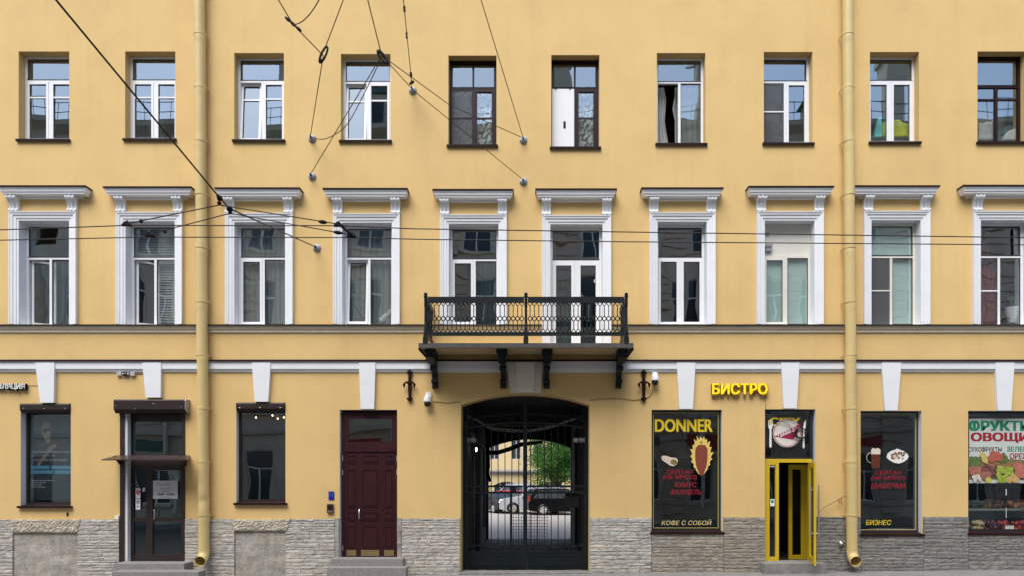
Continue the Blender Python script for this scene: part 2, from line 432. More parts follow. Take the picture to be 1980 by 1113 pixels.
g = MB(); g.poly([(-300, -300, -0.55), (300, -300, -0.55), (300, 300, -0.55), (-300, 300, -0.55)]); struct(g.build("ground", mat("earth", (0.12, 0.11, 0.1), 0.95, 0.2, 2)))
slab("road", -40, 40, -15.3, -2.5, -0.13, ASPH)
slab("pavement", -40, 40, -2.35, 0.0, 0, PAVE, 0.15)
slab("kerb", -40, 40, -2.5, -2.351, 0.004, KERB, 0.2)
slab("far_pavement", -40, 40, -18.7, -15.3, 0, PAVE, 0.15)
mb = MB()
for a, b in ((-1.0, -0.6),): pass
mb = MB(); mb.poly([(-22, 9.0, -0.02), (24, 9.0, -0.02), (24, 60, -0.02), (-22, 60, -0.02)]); struct(mb.build("courtyard_ground", YARD))
# cobbled floor of the passage
TXA, TXB = X(891), X(1140)
PASSY = 9.0
mb = MB()
cy = 0.0
COB = mat("passage_cobbles", (0.16, 0.15, 0.14), 0.85, 0.25, 8, bump=0.4, bscale=20, tint=True)
mb.poly([(TXA, 0, -0.045), (TXB, 0, -0.045), (TXB, PASSY, -0.045), (TXA, PASSY, -0.045)])
while cy < PASSY - 0.01:
    cx = TXA + random.uniform(-0.1, 0)
    while cx < TXB - 0.02:
        w = random.uniform(0.17, 0.26); t = random.uniform(0.75, 1.2); mb.tint = (t, t, t)
        mb.box(max(cx, TXA) + 0.008, min(cx + w, TXB) - 0.008, cy + 0.006, min(cy + 0.15, PASSY) - 0.006, -0.05, -0.022 + random.uniform(-0.006, 0.006), 0.003); cx += w
    cy += 0.15
struct(mb.build("passage_floor", COB))

# ------------------------------------------------------------------ the apartment building
BLD = thing("apartment_building", "ochre plastered apartment building with white window surrounds over a rough grey stone base", "building", (0, 5, 0))
UP = [(36, 134, 100, 270), (242, 339, 100, 269), (453, 549, 103, 271), (659, 755, 105, 272), (867, 960, 108, 281), (1066, 1159, 107, 285),
      (1270, 1364, 103, 278), (1477, 1571, 101, 277), (1682, 1777, 101, 275), (1890, 1985, 100, 275)]
UP_EXTRA = [(-172, -74, 100, 270), (2098, 2193, 100, 275)]
MC = [(22, 151, 413), (228, 355, 414), (438, 568, 416), (646, 774, 417), (852, 980, 419), (1048, 1181, 420), (1255, 1382, 415), (1462, 1590, 413), (1668, 1795, 412), (1879, 2006, 412)]
MC_EXTRA = [(-184, -55, 413), (2085, 2212, 412)]
CAP = [(-4, 165, 358), (200, 369, 360), (416, 579, 362), (625, 787, 363), (837, 992, 365), (1036, 1192, 364), (1241, 1398, 362), (1448, 1612, 359), (1651, 1817, 358), (1863, 2030, 357)]
CAP_EXTRA = [(-212, -43, 358), (2068, 2236, 357)]
def mid_open(i, t, bottom=627): return (t[0] + 16, t[1] - 16, t[2] + 15, bottom)
MID = [mid_open(i, t, 678 if i == 5 else 627) for i, t in enumerate(MC)]
MID_EXTRA = [mid_open(0, t) for t in MC_EXTRA]
LOW = {'beauty': (40, 137, 779, 977), 'beautydoor': (233, 358, 790, 1086), 'lamp': (457, 552, 777, 971), 'maroon': (657, 768, 791, 1079),
       'donner': (1260, 1396, 791, 1027), 'bistro': (1479, 1577, 790, 1087), 'mug': (1664, 1782, 793, 1031), 'fruit': (1872, 2008, 793, 1029)}
ARCH = (891, 1140, 760, 1112); ARCH_SPRING = 782
openings = []
for r in UP + UP_EXTRA: openings.append((*r, 0.28, 0))
for r in MID + MID_EXTRA: openings.append((*r, 0.28, 1))
for k, r in LOW.items(): openings.append((*r, 0.30, 2 if k not in ('maroon',) else 2))
NICHE = [(27, 152, 1028, 1125), (455, 553, 1025, 1125)]
wx0, wx1, wz0, wz1 = X(-420), X(2420), -0.5, 14.6
rects = [(X(a), X(b), Z(d), Z(c), dep, k) for a, b, c, d, dep, k in openings]
arch_rect = (TXA, TXB, -0.5, Z(ARCH[2]), 0.4, 9)
allr = rects + [arch_rect]
xs = sorted(set([wx0, wx1] + [r[0] for r in allr] + [r[1] for r in allr]))
zs = sorted(set([wz0, wz1] + [r[2] for r in allr] + [r[3] for r in allr]))
mb = MB()
for i in range(len(xs) - 1):
    for j in range(len(zs) - 1):
        cx, cz = (xs[i] + xs[i + 1]) / 2, (zs[j] + zs[j + 1]) / 2
        if any(r[0] < cx < r[1] and r[2] < cz < r[3] for r in allr): continue
        mb.poly([(xs[i], 0, zs[j]), (xs[i + 1], 0, zs[j]), (xs[i + 1], 0, zs[j + 1]), (xs[i], 0, zs[j + 1])])
for x0, x1, z0, z1, dep, k in rects:
    mb.mi = k
    for q in ([(x0, 0, z0), (x0, dep, z0), (x0, dep, z1), (x0, 0, z1)], [(x1, 0, z0), (x1, dep, z0), (x1, dep, z1), (x1, 0, z1)],
              [(x0, 0, z1), (x0, dep, z1), (x1, dep, z1), (x1, 0, z1)], [(x0, 0, z0), (x0, dep, z0), (x1, dep, z0), (x1, 0, z0)]): mb.poly(q)
# arch head and its reveal
mb.mi = 0
zs_, zc_ = Z(ARCH_SPRING), Z(ARCH[2]); half = (TXB - TXA) / 2; rise = zc_ - zs_; rad = (half * half + rise * rise) / (2 * rise); acx = (TXA + TXB) / 2
def arch_z(x): return zc_ - rad + math.sqrt(max(0, rad * rad - (x - acx) ** 2))
NA = 28
for i in range(NA):
    a, b = TXA + (TXB - TXA) * i / NA, TXA + (TXB - TXA) * (i + 1) / NA
    mb.poly([(a, 0, arch_z(a)), (b, 0, arch_z(b)), (b, 0, zc_), (a, 0, zc_)])
    mb.poly([(a, 0, arch_z(a)), (b, 0, arch_z(b)), (b, 0.42, arch_z(b)), (a, 0.42, arch_z(a))])
for x in (TXA, TXB): mb.poly([(x, 0, -0.5), (x, 0.42, -0.5), (x, 0.42, zs_), (x, 0, zs_)])
# ends and top of the wall
for x in (wx0, wx1): mb.poly([(x, 0, wz0), (x, 9.2, wz0), (x, 9.2, wz1), (x, 0, wz1)])
mb.build("wall", [WALL, WHITE, REVEAL], BLD, fix=False)
# eaves cornice and roof (above the frame)
mb = MB(); mb.sweepPlan(wx0, wx1, [(0.0, 14.3), (0.1, 14.35), (0.15, 14.6), (0.45, 14.7), (0.5, 14.9), (0.5, 14.95)]); mb.build("eaves_cornice", WHITE, BLD)
mb = MB(); mb.prism([(-0.55, 14.95), (4.6, 17.4), (9.6, 14.95)], wx0 - 0.3, wx1 + 0.3, 'x'); mb.build("roof", mat("brown_roof_metal", (0.09, 0.04, 0.03), 0.5, 0.15, 3), BLD)
# floors, partitions and back wall give every window a real dim room
mb = MB()
for z in (4.72, 8.82, 12.9):
    segs = [(wx0 + 0.01, wx1 - 0.01)]
    for a, b in segs: mb.box(a, b, 0.30, 8.9, z - 0.12, z + 0.1)
mb.mi = 1
for zA, zB, xsP in ((4.83, 8.69, [-79, 85 + 105, 396, 607, 813, 1014, 1218, 1422, 1629, 1837, 2046]), (8.93, 12.77, [-79, 190, 396, 604, 810, 1014, 1216, 1420, 1626, 1833, 2046])):
    for p in xsP: mb.box(X(p) - 0.07, X(p) + 0.07, 0.30, 5.0, zA, zB)
    mb.box(wx0 + 0.02, wx1 - 0.02, 5.0, 5.15, zA, zB)
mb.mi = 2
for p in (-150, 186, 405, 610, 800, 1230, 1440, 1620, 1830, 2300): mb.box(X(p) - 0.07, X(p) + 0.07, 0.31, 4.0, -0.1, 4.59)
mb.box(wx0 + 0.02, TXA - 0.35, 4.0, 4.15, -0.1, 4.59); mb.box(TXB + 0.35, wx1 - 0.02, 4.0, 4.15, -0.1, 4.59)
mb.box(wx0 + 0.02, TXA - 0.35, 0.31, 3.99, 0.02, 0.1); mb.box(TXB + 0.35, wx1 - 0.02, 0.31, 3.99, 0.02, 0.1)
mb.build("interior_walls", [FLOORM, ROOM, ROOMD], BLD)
# passage through the building
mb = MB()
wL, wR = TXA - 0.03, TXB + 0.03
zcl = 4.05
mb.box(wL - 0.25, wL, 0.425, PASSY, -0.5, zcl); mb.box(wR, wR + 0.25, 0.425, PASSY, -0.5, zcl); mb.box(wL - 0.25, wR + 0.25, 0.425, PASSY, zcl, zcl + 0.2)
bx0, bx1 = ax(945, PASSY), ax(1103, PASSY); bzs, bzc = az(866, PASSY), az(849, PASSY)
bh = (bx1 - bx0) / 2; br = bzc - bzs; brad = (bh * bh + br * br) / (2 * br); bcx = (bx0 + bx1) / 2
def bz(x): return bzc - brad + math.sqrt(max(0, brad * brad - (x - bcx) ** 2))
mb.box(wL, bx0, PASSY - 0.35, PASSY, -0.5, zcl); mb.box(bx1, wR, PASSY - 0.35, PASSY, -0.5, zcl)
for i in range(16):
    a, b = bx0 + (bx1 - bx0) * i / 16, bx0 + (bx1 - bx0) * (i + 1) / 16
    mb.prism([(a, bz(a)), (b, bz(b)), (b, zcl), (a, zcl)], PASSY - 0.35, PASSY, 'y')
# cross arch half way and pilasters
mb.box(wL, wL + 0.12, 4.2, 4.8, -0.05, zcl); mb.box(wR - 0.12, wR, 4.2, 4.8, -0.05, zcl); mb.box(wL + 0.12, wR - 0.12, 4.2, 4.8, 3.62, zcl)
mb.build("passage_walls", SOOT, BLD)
# rear wall
mb = MB()
mb.box(wx0, wL - 0.26, PASSY, PASSY + 0.2, -0.5, wz1); mb.box(wR + 0.26, wx1, PASSY, PASSY + 0.2, -0.5, wz1); mb.box(wL - 0.26, wR + 0.26, PASSY, PASSY + 0.2, zcl + 0.2, wz1)
mb.build("rear_wall", WALL, BLD)

# string courses
def straight(mb, prof, x0, x1): mb.prism([(0.02, prof[0][1])] + [(-o, z) for o, z in prof] + [(0.02, prof[-1][1])], x0, x1, 'x')
zt = Z(627)
for a, b in ((-420, 1047.5), (1181.5, 2420)):
    mb = MB(); straight(mb, [(0.02, zt - 0.185), (0.035, zt - 0.16), (0.035, zt - 0.125), (0.06, zt - 0.105), (0.085, zt - 0.06), (0.085, zt - 0.03)], X(a), X(b)); mb.build("sill_course", CREAM, BLD)
    mb = MB(); mb.prism([(0.01, zt - 0.03), (-0.125, zt - 0.029), (-0.125, zt - 0.013), (0.01, zt + 0.012)], X(a), X(b), 'x'); mb.build("sill_course_flashing", FLASH, BLD)
zt = az(697, -0.12)
mb = MB(); straight(mb, [(0.02, zt - 0.235), (0.03, zt - 0.226), (0.03, zt - 0.208), (0.042, zt - 0.204), (0.042, zt - 0.186), (0.055, zt - 0.182), (0.055, zt - 0.168), (0.07, zt - 0.164), (0.07, zt - 0.01), (0.08, zt - 0.006), (0.08, zt)], X(-420), X(2420)); mb.build("storey_course", WHITE, BLD)
mb = MB(); mb.prism([(0.01, zt), (-0.105, zt + 0.001), (-0.105, zt + 0.03), (0.01, zt + 0.06)], X(-420), X(2420), 'x'); mb.build("storey_course_flashing", FLASH, BLD)
# keystones
def keystone(t0, t1, b0, b1, yb, m, p=0.092, name="keystone"):
    ztop = Z(701); zb = Z(yb); mb = MB()
    f = [(ax(t0, -p), -p, ztop), (ax(t1, -p), -p, ztop), (ax(b1, -p), -p + 0.01, zb), (ax(b0, -p), -p + 0.01, zb)]
    bk = [(x, 0.0, z) for x, y, z in f]
    mb.poly(f)
    for i in range(4):
        j = (i + 1) % 4; mb.poly([f[i], f[j], bk[j], bk[i]])
    return mb.build(name, m, BLD, bevel=0.006)
for k in [(68, 105, 77, 103, 778), (275, 311, 281, 310, 768), (487, 523, 492, 518, 776), (694, 726, 697, 723, 790),
          (1309, 1345, 1314, 1340, 790), (1511, 1546, 1516, 1541, 789), (1705, 1743, 1712, 1736, 793), (1925, 1962, 1930, 1956, 793)]:
    keystone(*k, WHITE)
keystone(978, 1050, 987, 1046, 759, CREAM2, 0.10, "arch_keystone")
keystone(996, 1034, 1003, 1031, 758, CREAM2, 0.17, "arch_keystone")

# rough stone base
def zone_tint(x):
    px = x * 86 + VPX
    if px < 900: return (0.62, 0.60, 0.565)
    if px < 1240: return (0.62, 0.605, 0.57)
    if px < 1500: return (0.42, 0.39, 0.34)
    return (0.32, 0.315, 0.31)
def stones(mb, x0, x1, z0, z1, y=0.0, hm=(0.05, 0.105), wm=(0.18, 0.7)):
    mb.mi = 1; mb.tint = (1, 1, 1); mb.box(x0, x1, y - 0.024, y + 0.0, z0, z1); mb.mi = 0
    z = z0
    while z < z1 - 0.005:
        h = random.uniform(*hm)
        if z + h > z1 - 0.03: h = z1 - z
        x = x0
        while x < x1 - 0.005:
            w = random.uniform(*wm)
            if x + w > x1 - 0.1: w = x1 - x
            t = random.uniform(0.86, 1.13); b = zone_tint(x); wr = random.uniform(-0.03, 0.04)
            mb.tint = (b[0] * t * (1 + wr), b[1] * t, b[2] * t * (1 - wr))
            p = random.uniform(0.034, 0.046); q = 0.0035
            b0 = len(mb.v)
            # rough face: inner ring of jittered points
            nx = max(1, int(w / 0.09))
            cols = [x + q + (w - 2 * q) * i / nx for i in range(nx + 1)]
            rows = [z + q, z + h * 0.5, z + h - q]
            for c in cols:
                for ri, r in enumerate(rows):
                    mb.v.append((c + (random.uniform(-0.006, 0.006) if 0 < cols.index(c) < nx else 0), y - p - (0.004 if ri == 1 else 0) + random.uniform(-0.0045, 0.0045), r + (random.uniform(-0.006, 0.006) if ri == 1 else random.uniform(-0.003, 0.003))))
            for i in range(nx):
                for ri in range(2): mb.face([b0 + i * 3 + ri, b0 + (i + 1) * 3 + ri, b0 + (i + 1) * 3 + ri + 1, b0 + i * 3 + ri + 1])
            b1 = len(mb.v)
            for c in (x + q, x + w - q):
                for r in (z + q, z + h - q): mb.v.append((c, y - 0.02, r))
            L_, R_ = b0, b0 + nx * 3
            mb.face([b1, b0, b0 + 1, b0 + 2, b1 + 1]); mb.face([b1 + 2, R_, R_ + 1, R_ + 2, b1 + 3])
            mb.face([b1 + 1] + [b0 + i * 3 + 2 for i in range(nx + 1)] + [b1 + 3]); mb.face([b1] + [b0 + i * 3 for i in range(nx + 1)] + [b1 + 2])
            x += w
        z += h
PT, PB = 1002, 1125
def plinth(segs, name="stone_base"):
    mb = MB()
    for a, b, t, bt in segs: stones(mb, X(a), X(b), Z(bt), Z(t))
    return mb.build(name, [STONE, MORTAR], BLD, fix=True)
plinth([(-420, 27, 1003, PB), (27.3, 152, PB - 0.1, PB), (152.3, 232, 1003, PB)])
plinth([(359, 454.7, 1002, PB)]); plinth([(553.3, 648, 1002, PB)])
plinth([(777, 890, 1001, PB)])
plinth([(1141, 1259, 1000, PB), (1259.3, 1398, 1031, PB), (1398.3, 1478, 999, PB)])
plinth([(1578, 1663, 998, PB), (1663.3, 1784, 1035, PB), (1784.3, 1871, 998, PB), (1871.3, 2008, 1033, PB), (2008.3, 2420, 998, PB)])
# dressed stone jambs of the maroon door
mb = MB(); mb.tint = (0.9, 0.9, 0.9)
for a, b in ((648.5, 656.5), (768.5, 776.5)):
    z = -0.35
    while z < Z(1000) - 0.05:
        h = random.uniform(0.25, 0.4); mb.box(X(a) + 0.002, X(b) - 0.002, -0.05, 0.0, z + 0.004, min(z + h, Z(1000)) - 0.004, 0.003); z += h
mb.build("stone_jamb", SMOOTHSTONE, BLD)
# bricked-up cellar windows: lintel and slab infill
for (a, b, t, bt), (la, lb, ta, tb) in zip(NICHE, ((20, 158, 26, 153), (446, 563, 455, 555))):
    mb = MB(); z = Z(bt); mb.mi = 0
    while z < Z(t) - 0.01:
        h = random.uniform(0.15, 0.26); h = Z(t) - z if z + h > Z(t) - 0.08 else h
        x = X(a)
        while x < X(b) - 0.01:
            w = random.uniform(0.3, 0.6); w = X(b) - x if x + w > X(b) - 0.15 else w
            k = random.uniform(0.88, 1.12); mb.tint = (k, k * 0.98, k * random.uniform(0.93, 1.0)); mb.box(x + 0.001, x + w - 0.001, -0.012, -0.001, z + 0.001, z + h - 0.001, 0.001); x += w
        z += h
    mb.build("bricked_cellar_window", SMOOTHSTONE, BLD)
    mb = MB(); n = 44; b0 = 0; rows = 9; mb.tint = (1.18, 1.12, 0.98)
    for r in range(rows + 1):
        f = r / rows
        for i in range(n + 1):
            xa = X(la if r else ta) ; u = i / n
            x = X(ta + (la - ta) * f) + (X(tb + (lb - tb) * f) - X(ta + (la - ta) * f)) * u
            edge = r in (0, rows) or i in (0, n)
            mb.v.append((x, -0.055 - (0 if edge else random.uniform(0.0, 0.022)), Z(t) + (Z(1003) - Z(t)) * f))
    for r in range(rows):
        for i in range(n): mb.face([r * (n + 1) + i, r * (n + 1) + i + 1, (r + 1) * (n + 1) + i + 1, (r + 1) * (n + 1) + i])
    base = list(mb.v); k0 = len(mb.v)
    per = [i for i in range(n + 1)] + [(r) * (n + 1) + n for r in range(1, rows + 1)] + [rows * (n + 1) + i for i in range(n - 1, -1, -1)] + [r * (n + 1) for r in range(rows - 1, 0, -1)]
    for i in per: mb.v.append((base[i][0], 0.0, base[i][2]))
    for q in range(len(per)):
        w = (q + 1) % len(per); mb.face([per[q], per[w], k0 + w, k0 + q])
    mb.build("stone_lintel", SMOOTHSTONE, BLD)

# ---- window surrounds of the middle floor
def surround(c, cap, bottom):
    x0, x1, zt = X(c[0]), X(c[1]), Z(c[2]); ix0, ix1, iz = x0 + 16 / 86, x1 - 16 / 86, zt - 15 / 86
    mb = MB()
    W_ = 16 / 86
    mb.sweepU(ix0, ix1, bottom, iz, [(0.0, 0.0), (0.0, -0.03), (0.045, -0.034), (0.05, -0.048), (0.062, -0.05), (0.105, -0.052), (0.112, -0.066), (0.122, -0.072), (0.155, -0.075), (0.165, -0.088), (W_, -0.09), (W_, 0.0)])
    root = mb.build("window_surround", WHITE, BLD, fix=True)
    # hood
    p = 0.24
    cx0, cx1 = ax(cap[0], -p), ax(cap[1], -p); ztop = az(cap[2] + 4, -p)
    xa, xb = cx0 + p, cx1 - p
    mb = MB(); mb.sweepPlan(xa, xb, [(0.0, ztop - 0.18), (0.05, ztop - 0.18), (0.05, ztop - 0.135), (0.185, ztop - 0.130), (0.19, ztop - 0.092), (0.205, ztop - 0.088), (0.208, ztop - 0.082), (0.220, ztop - 0.028), (0.232, ztop - 0.026), (0.232, ztop)])
    mb.build("hood", HOODW, root)
    mb = MB(); mb.sweepPlan(xa, xb, [(0.0, ztop + 0.001), (p + 0.012, ztop + 0.001), (p + 0.012, ztop + 0.034), (0.0, ztop + 0.06)]); mb.build("hood_flashing", FLASH, root)
    zb = ztop - 0.137
    for s in (0, 1):
        bx = (x0 + 0.002) if s == 0 else (x1 - 0.19)
        bw = 0.188; mb = MB()
        h = zb - (zt + 0.004)
        # scroll console profile (projection, height fraction from the top)
        pr = [(0.0, 0.0), (0.155, 0.0), (0.16, 0.05), (0.165, 0.12), (0.16, 0.2), (0.135, 0.27), (0.10, 0.36), (0.078, 0.48), (0.062, 0.6), (0.052, 0.72), (0.05, 0.78), (0.075, 0.82), (0.088, 0.88), (0.086, 0.95), (0.066, 1.0), (0.0, 1.0)]
        mb.prism([(-u, zb - v * h) for u, v in pr], bx, bx + bw, 'x')
        # raised edge fillets and acanthus ridge on the face
        for e0, e1, dp in ((bx - 0.006, bx + 0.03, 0.012), (bx + bw - 0.03, bx + bw + 0.006, 0.012), (bx + 0.075, bx + bw - 0.075, 0.018)):
            mb.prism([(-(u + (dp if u > 0 else 0)), zb - (0.004 + v * 0.97) * h) for u, v in pr], e0, e1, 'x')
        for q in range(5):
            v = 0.25 + q * 0.1; u = 0.13 - 0.02 * q
            mb.sphere((bx + bw * 0.33, -u, zb - v * h), 0.018, 6, 4); mb.sphere((bx + bw * 0.67, -u, zb - v * h), 0.018, 6, 4)
        mb.cyl((bx - 0.008, -0.12, zb - 0.09 * h), (bx + bw + 0.008, -0.12, zb - 0.09 * h), 0.046, 10)
        mb.cyl((bx - 0.008, -0.055, zb - 0.90 * h), (bx + bw + 0.008, -0.055, zb - 0.90 * h), 0.034, 10)
        mb.build("bracket", WHITE, root, smooth=40)
    return root
for i, (c, cp) in enumerate(zip(MC + MC_EXTRA, CAP + CAP_EXTRA)):
    surround(c, cp, Z(678) if i == 5 else Z(627) + 0.005)

# ---- windows
FY = 0.20
def curtain(parent, x0, x1, z0, z1, m, y=0.42, amp=0.025, folds=9, name="curtain", shape=None):
    mb = MB(); n = max(12, int(folds * 8)); rows = 6 if shape else 1
    ph = random.uniform(0, 6); 
    for r in range(rows + 1):
        f = r / rows
        a, b = (x0, x1) if shape is None else shape(f)
        for i in range(n + 1):
            u = i / n
            mb.v.append((a + (b - a) * u, y + amp * math.sin(u * folds * 6.283 + ph + 0.8 * math.sin(u * 9 + ph)) + 0.3 * amp * math.sin(u * folds * 2.9 * 6.283), z1 + (z0 - z1) * f))
    for r in range(rows):
        for i in range(n): mb.face([r * (n + 1) + i, r * (n + 1) + i + 1, (r + 1) * (n + 1) + i + 1, (r + 1) * (n + 1) + i])
    return mb.build(name, m, parent, smooth=True)

def pane(mb, x0, x1, z0, z1, y):
    e = [random.uniform(-0.005, 0.005) for _ in range(3)]
    mb.poly([(x0, y + e[0], z0), (x1, y + e[1], z0), (x1, y + e[1] + e[2], z1), (x0, y + e[0] + e[2], z1)])

def window(rect, transom, L='sash', Rr='sash', fm=PVC, gm=GLASS, muntin=None, top='glass', mull=None, sill=True, name="window", bar=None, ow=0.055, sb=0.05):
    x0, x1, z0, z1 = X(rect[0]) + 0.003, X(rect[1]) - 0.003, Z(rect[3]) + 0.003, Z(rect[2]) - 0.003
    y0, y1 = FY, FY + 0.07
    tz = az(transom, FY); mxx = (x0 + x1) / 2 if mull is None else ax(mull, FY)
    th = 0.06 if L != 'x' else 0.05
    mb = MB(); gl = MB()
    mb.frame(x0, x1, z0, z1, y0, y1, ow)
    a, b, lo, hi = x0 + ow, x1 - ow, z0 + ow, z1 - ow
    mb.box(a, b, y0 - 0.004, y1 - 0.002, tz - th / 2, tz + th / 2)
    mw = 0.055
    mb.box(mxx - mw / 2, mxx + mw / 2, y0 - 0.002, y1 - 0.004, lo, tz - th / 2)
    if top in ('glass', 'split'):
        pane(gl, a, b, tz + th / 2, hi, y0 + 0.035)
        mb.mi = 1                                        # dark glazing gasket
        mb.frame(a, b, tz + th / 2, hi, y0 + 0.012, y0 + 0.028, 0.012)
        mb.mi = 0
        if top == 'split': mb.box(mxx - 0.02, mxx + 0.02, y0 + 0.006, y0 + 0.06, tz + th / 2, hi)
        # drip edge, coloured dark to stand for its shadow line
        mb.mi = 1; mb.box(a - 0.01, b + 0.01, y0 - 0.012, y0 - 0.0045, tz + th / 2 - 0.012, tz + th / 2 - 0.002); mb.mi = 0
    elif top == 'panel':
        mb.box(a, b, y0 + 0.012, y0 + 0.04, tz + th / 2, hi)
    sub = []
    for side, kind in ((0, L), (1, Rr)):
        c0, c1 = (a, mxx - mw / 2) if side == 0 else (mxx + mw / 2, b)
        t = tz - th / 2
        if kind in ('sash', 'tilt', 'ajar'):
            s0 = len(mb.v); g0 = len(gl.v)
            mb.frame(c0 + 0.002, c1 - 0.002, lo + 0.002, t - 0.002, y0 - 0.012, y0 + 0.05, sb)
            pane(gl, c0 + sb, c1 - sb, lo + sb, t - sb, y0 + 0.024)
            mb.mi = 1; mb.frame(c0 + sb, c1 - sb, lo + sb, t - sb, y0 + 0.004, y0 + 0.018, 0.010); mb.mi = 0
            if muntin:
                mz = az(muntin, FY); mb.box(c0 + sb, c1 - sb, y0 + 0.002, y0 + 0.022, mz - 0.017, mz + 0.017)
            if kind == 'tilt':
                Mx = Matrix.Translation((0, y0 + 0.02, lo)) @ Matrix.Rotation(R(-4.6), 4, 'X') @ Matrix.Translation((0, -y0 - 0.05, -lo))
                mb.xform(s0, Mx); gl.xform(g0, Mx)
            if kind == 'ajar':
                Mx = Matrix.Translation((c0 + 0.01, y0 + 0.09, 0)) @ Matrix.Rotation(R(24), 4, 'Z') @ Matrix.Translation((-c0, -y0 - 0.02, 0))
                mb.xform(s0, Mx); gl.xform(g0, Mx)
        elif kind == 'fixed':
            pane(gl, c0, c1, lo, t, y0 + 0.03)
            mb.mi = 1; mb.frame(c0, c1, lo, t, y0 + 0.008, y0 + 0.022, 0.012); mb.mi = 0
            if muntin or (bar and side == 0):
                mz = az(muntin or bar, FY); mb.box(c0, c1, y0 + 0.002, y0 + 0.025, mz - 0.015, mz + 0.015)
        elif kind == 'screen':
            q = MB(); q.poly([(c0, y0 + 0.004, lo), (c1, y0 + 0.004, lo), (c1, y0 + 0.004, t), (c0, y0 + 0.004, t)]); sub.append(("insect_screen", q, SCREEN))
            mz = az(bar, FY); mb.box(c0, c1, y0 - 0.008, y0 + 0.003, mz - 0.014, mz + 0.014)
            pane(gl, c0 + 0.04, c1 - 0.04, lo + 0.04, t - 0.04, y0 + 0.045)
        elif kind == 'board':
            q = MB(); q.box(c0 - 0.035, c1 + 0.01, y0 - 0.022, y0 - 0.006, lo - 0.03, t + 0.012)
            q.mi = 1; zz = az(243, FY); xx = ax(1091.5, FY); q.box(xx - 0.026, xx + 0.026, y0 - 0.027, y0 - 0.0222, zz - 0.08, zz + 0.08); sub.append(("blanking_board", q, [WHITEP, BLACKP]))
            for fx in (c0 + 0.05, c1 - 0.08):
                mb.box(fx - 0.02, fx + 0.02, y0 - 0.03, y0 - 0.0225, t - 0.005, t + 0.025)
    GASK = BLACKF if fm is not BROWNF else FLASH  # dark slot, shared by the gaskets and the painted shadow line
    w = mb.build(name, [fm, GASK], BLD)
    if gl.v: gl.build("glazing", gm, w, fix=False)
    for nm, q, m in sub: q.build(nm, m, w)
    if sill:
        s = MB(); s.prism([(FY - 0.003, z0 + 0.028), (-0.05, z0 + 0.004), (-0.05, z0 - 0.045), (-0.042, z0 - 0.045), (-0.042, z0 - 0.004), (FY - 0.003, z0 + 0.012)], X(rect[0]) - 0.035 , X(rect[1]) + 0.035, 'x') if False else None
        s.prism([(0.19, z0 + 0.014), (-0.055, z0 - 0.012), (-0.055, z0 - 0.058), (-0.045, z0 - 0.058), (-0.045, z0 - 0.022), (0.0, z0 - 0.02), (0.19, z0 + 0.002)], X(rect[0]) + 0.004, X(rect[1]) - 0.004, 'x')
        s.box(X(rect[0]) - 0.035, X(rect[0]) + 0.0035, -0.055, -0.001, z0 - 0.058, z0 - 0.012); s.box(X(rect[1]) - 0.0035, X(rect[1]) + 0.035, -0.055, -0.001, z0 - 0.058, z0 - 0.012)
        s.build("sill", FLASH, w)
    w["_r"] = (a, b, lo, hi, tz)
    return w, (a, b, lo, hi, tz, mxx)

WIN = {}
# upper floor
WIN['u0'] = window(UP[0], 157, muntin=189)
WIN['u1'] = window(UP[1], 157, muntin=189)
WIN['u2'] = window(UP[2], 158, L='tilt', muntin=192)
WIN['u3'] = window(UP[3], 160, L='tilt', muntin=195)
WIN['u4'] = window(UP[4], 172, L='screen', Rr='sash', fm=BROWNF, top='split', bar=229, muntin=229, gm=GLASS2)
WIN['u5'] = window(UP[5], 172, L='board', Rr='sash', fm=BROWNF, top='split', muntin=229, gm=GLASS2)
WIN['u6'] = window(UP[6], 160, L='x', Rr='fixed', gm=GLASS2)
WIN['u7'] = window(UP[7], 159, L='screen', Rr='sash', bar=217)
WIN['u8'] = window(UP[8], 158)
WIN['u9'] = window(UP[9], 168, fm=BROWNF, L='fixed', Rr='fixed', muntin=193)
for i, r in enumerate(UP_EXTRA): WIN['ux%d' % i] = window(r, 157, muntin=189)
# middle floor
WIN['m0'] = window(MID[0], 500, gm=GLASSM, L='ajar', Rr='fixed', sill=False)
WIN['m1'] = window(MID[1], 500, gm=GLASSM, L='ajar', Rr='fixed', sill=False)
WIN['m2'] = window(MID[2], 500, gm=GLASSM, L='sash', Rr='fixed', sill=False)
WIN['m3'] = window(MID[3], 500, gm=GLASSM, L='tilt', Rr='fixed', sill=False)
WIN['m4'] = window(MID[4], 503, gm=GLASSM, L='sash', Rr='fixed', sill=False)
WIN['m5'] = window(MID[5], 505, gm=GLASSM, L='sash', Rr='sash', sill=False, sb=0.075, name="balcony_door")
WIN['m6'] = window(MID[6], 500, gm=GLASSM, L='sash', Rr='sash', sill=False)
WIN['m7'] = window(MID[7], 497, gm=GLASSM, L='sash', Rr='fixed', fm=PVCW, top='panel', sill=False)
WIN['m8'] = window(MID[8], 497, gm=GLASSM, L='screen', Rr='fixed', bar=561, fm=PVCW, sill=False)
WIN['m9'] = window(MID[9], 497, gm=GLASSM, L='fixed', Rr='fixed', bar=561, sill=False)
for i, r in enumerate(MID_EXTRA): WIN['mx%d' % i] = window(r, 500, gm=GLASSM, L='sash', Rr='fixed', sill=False)
def W(k): return WIN[k]
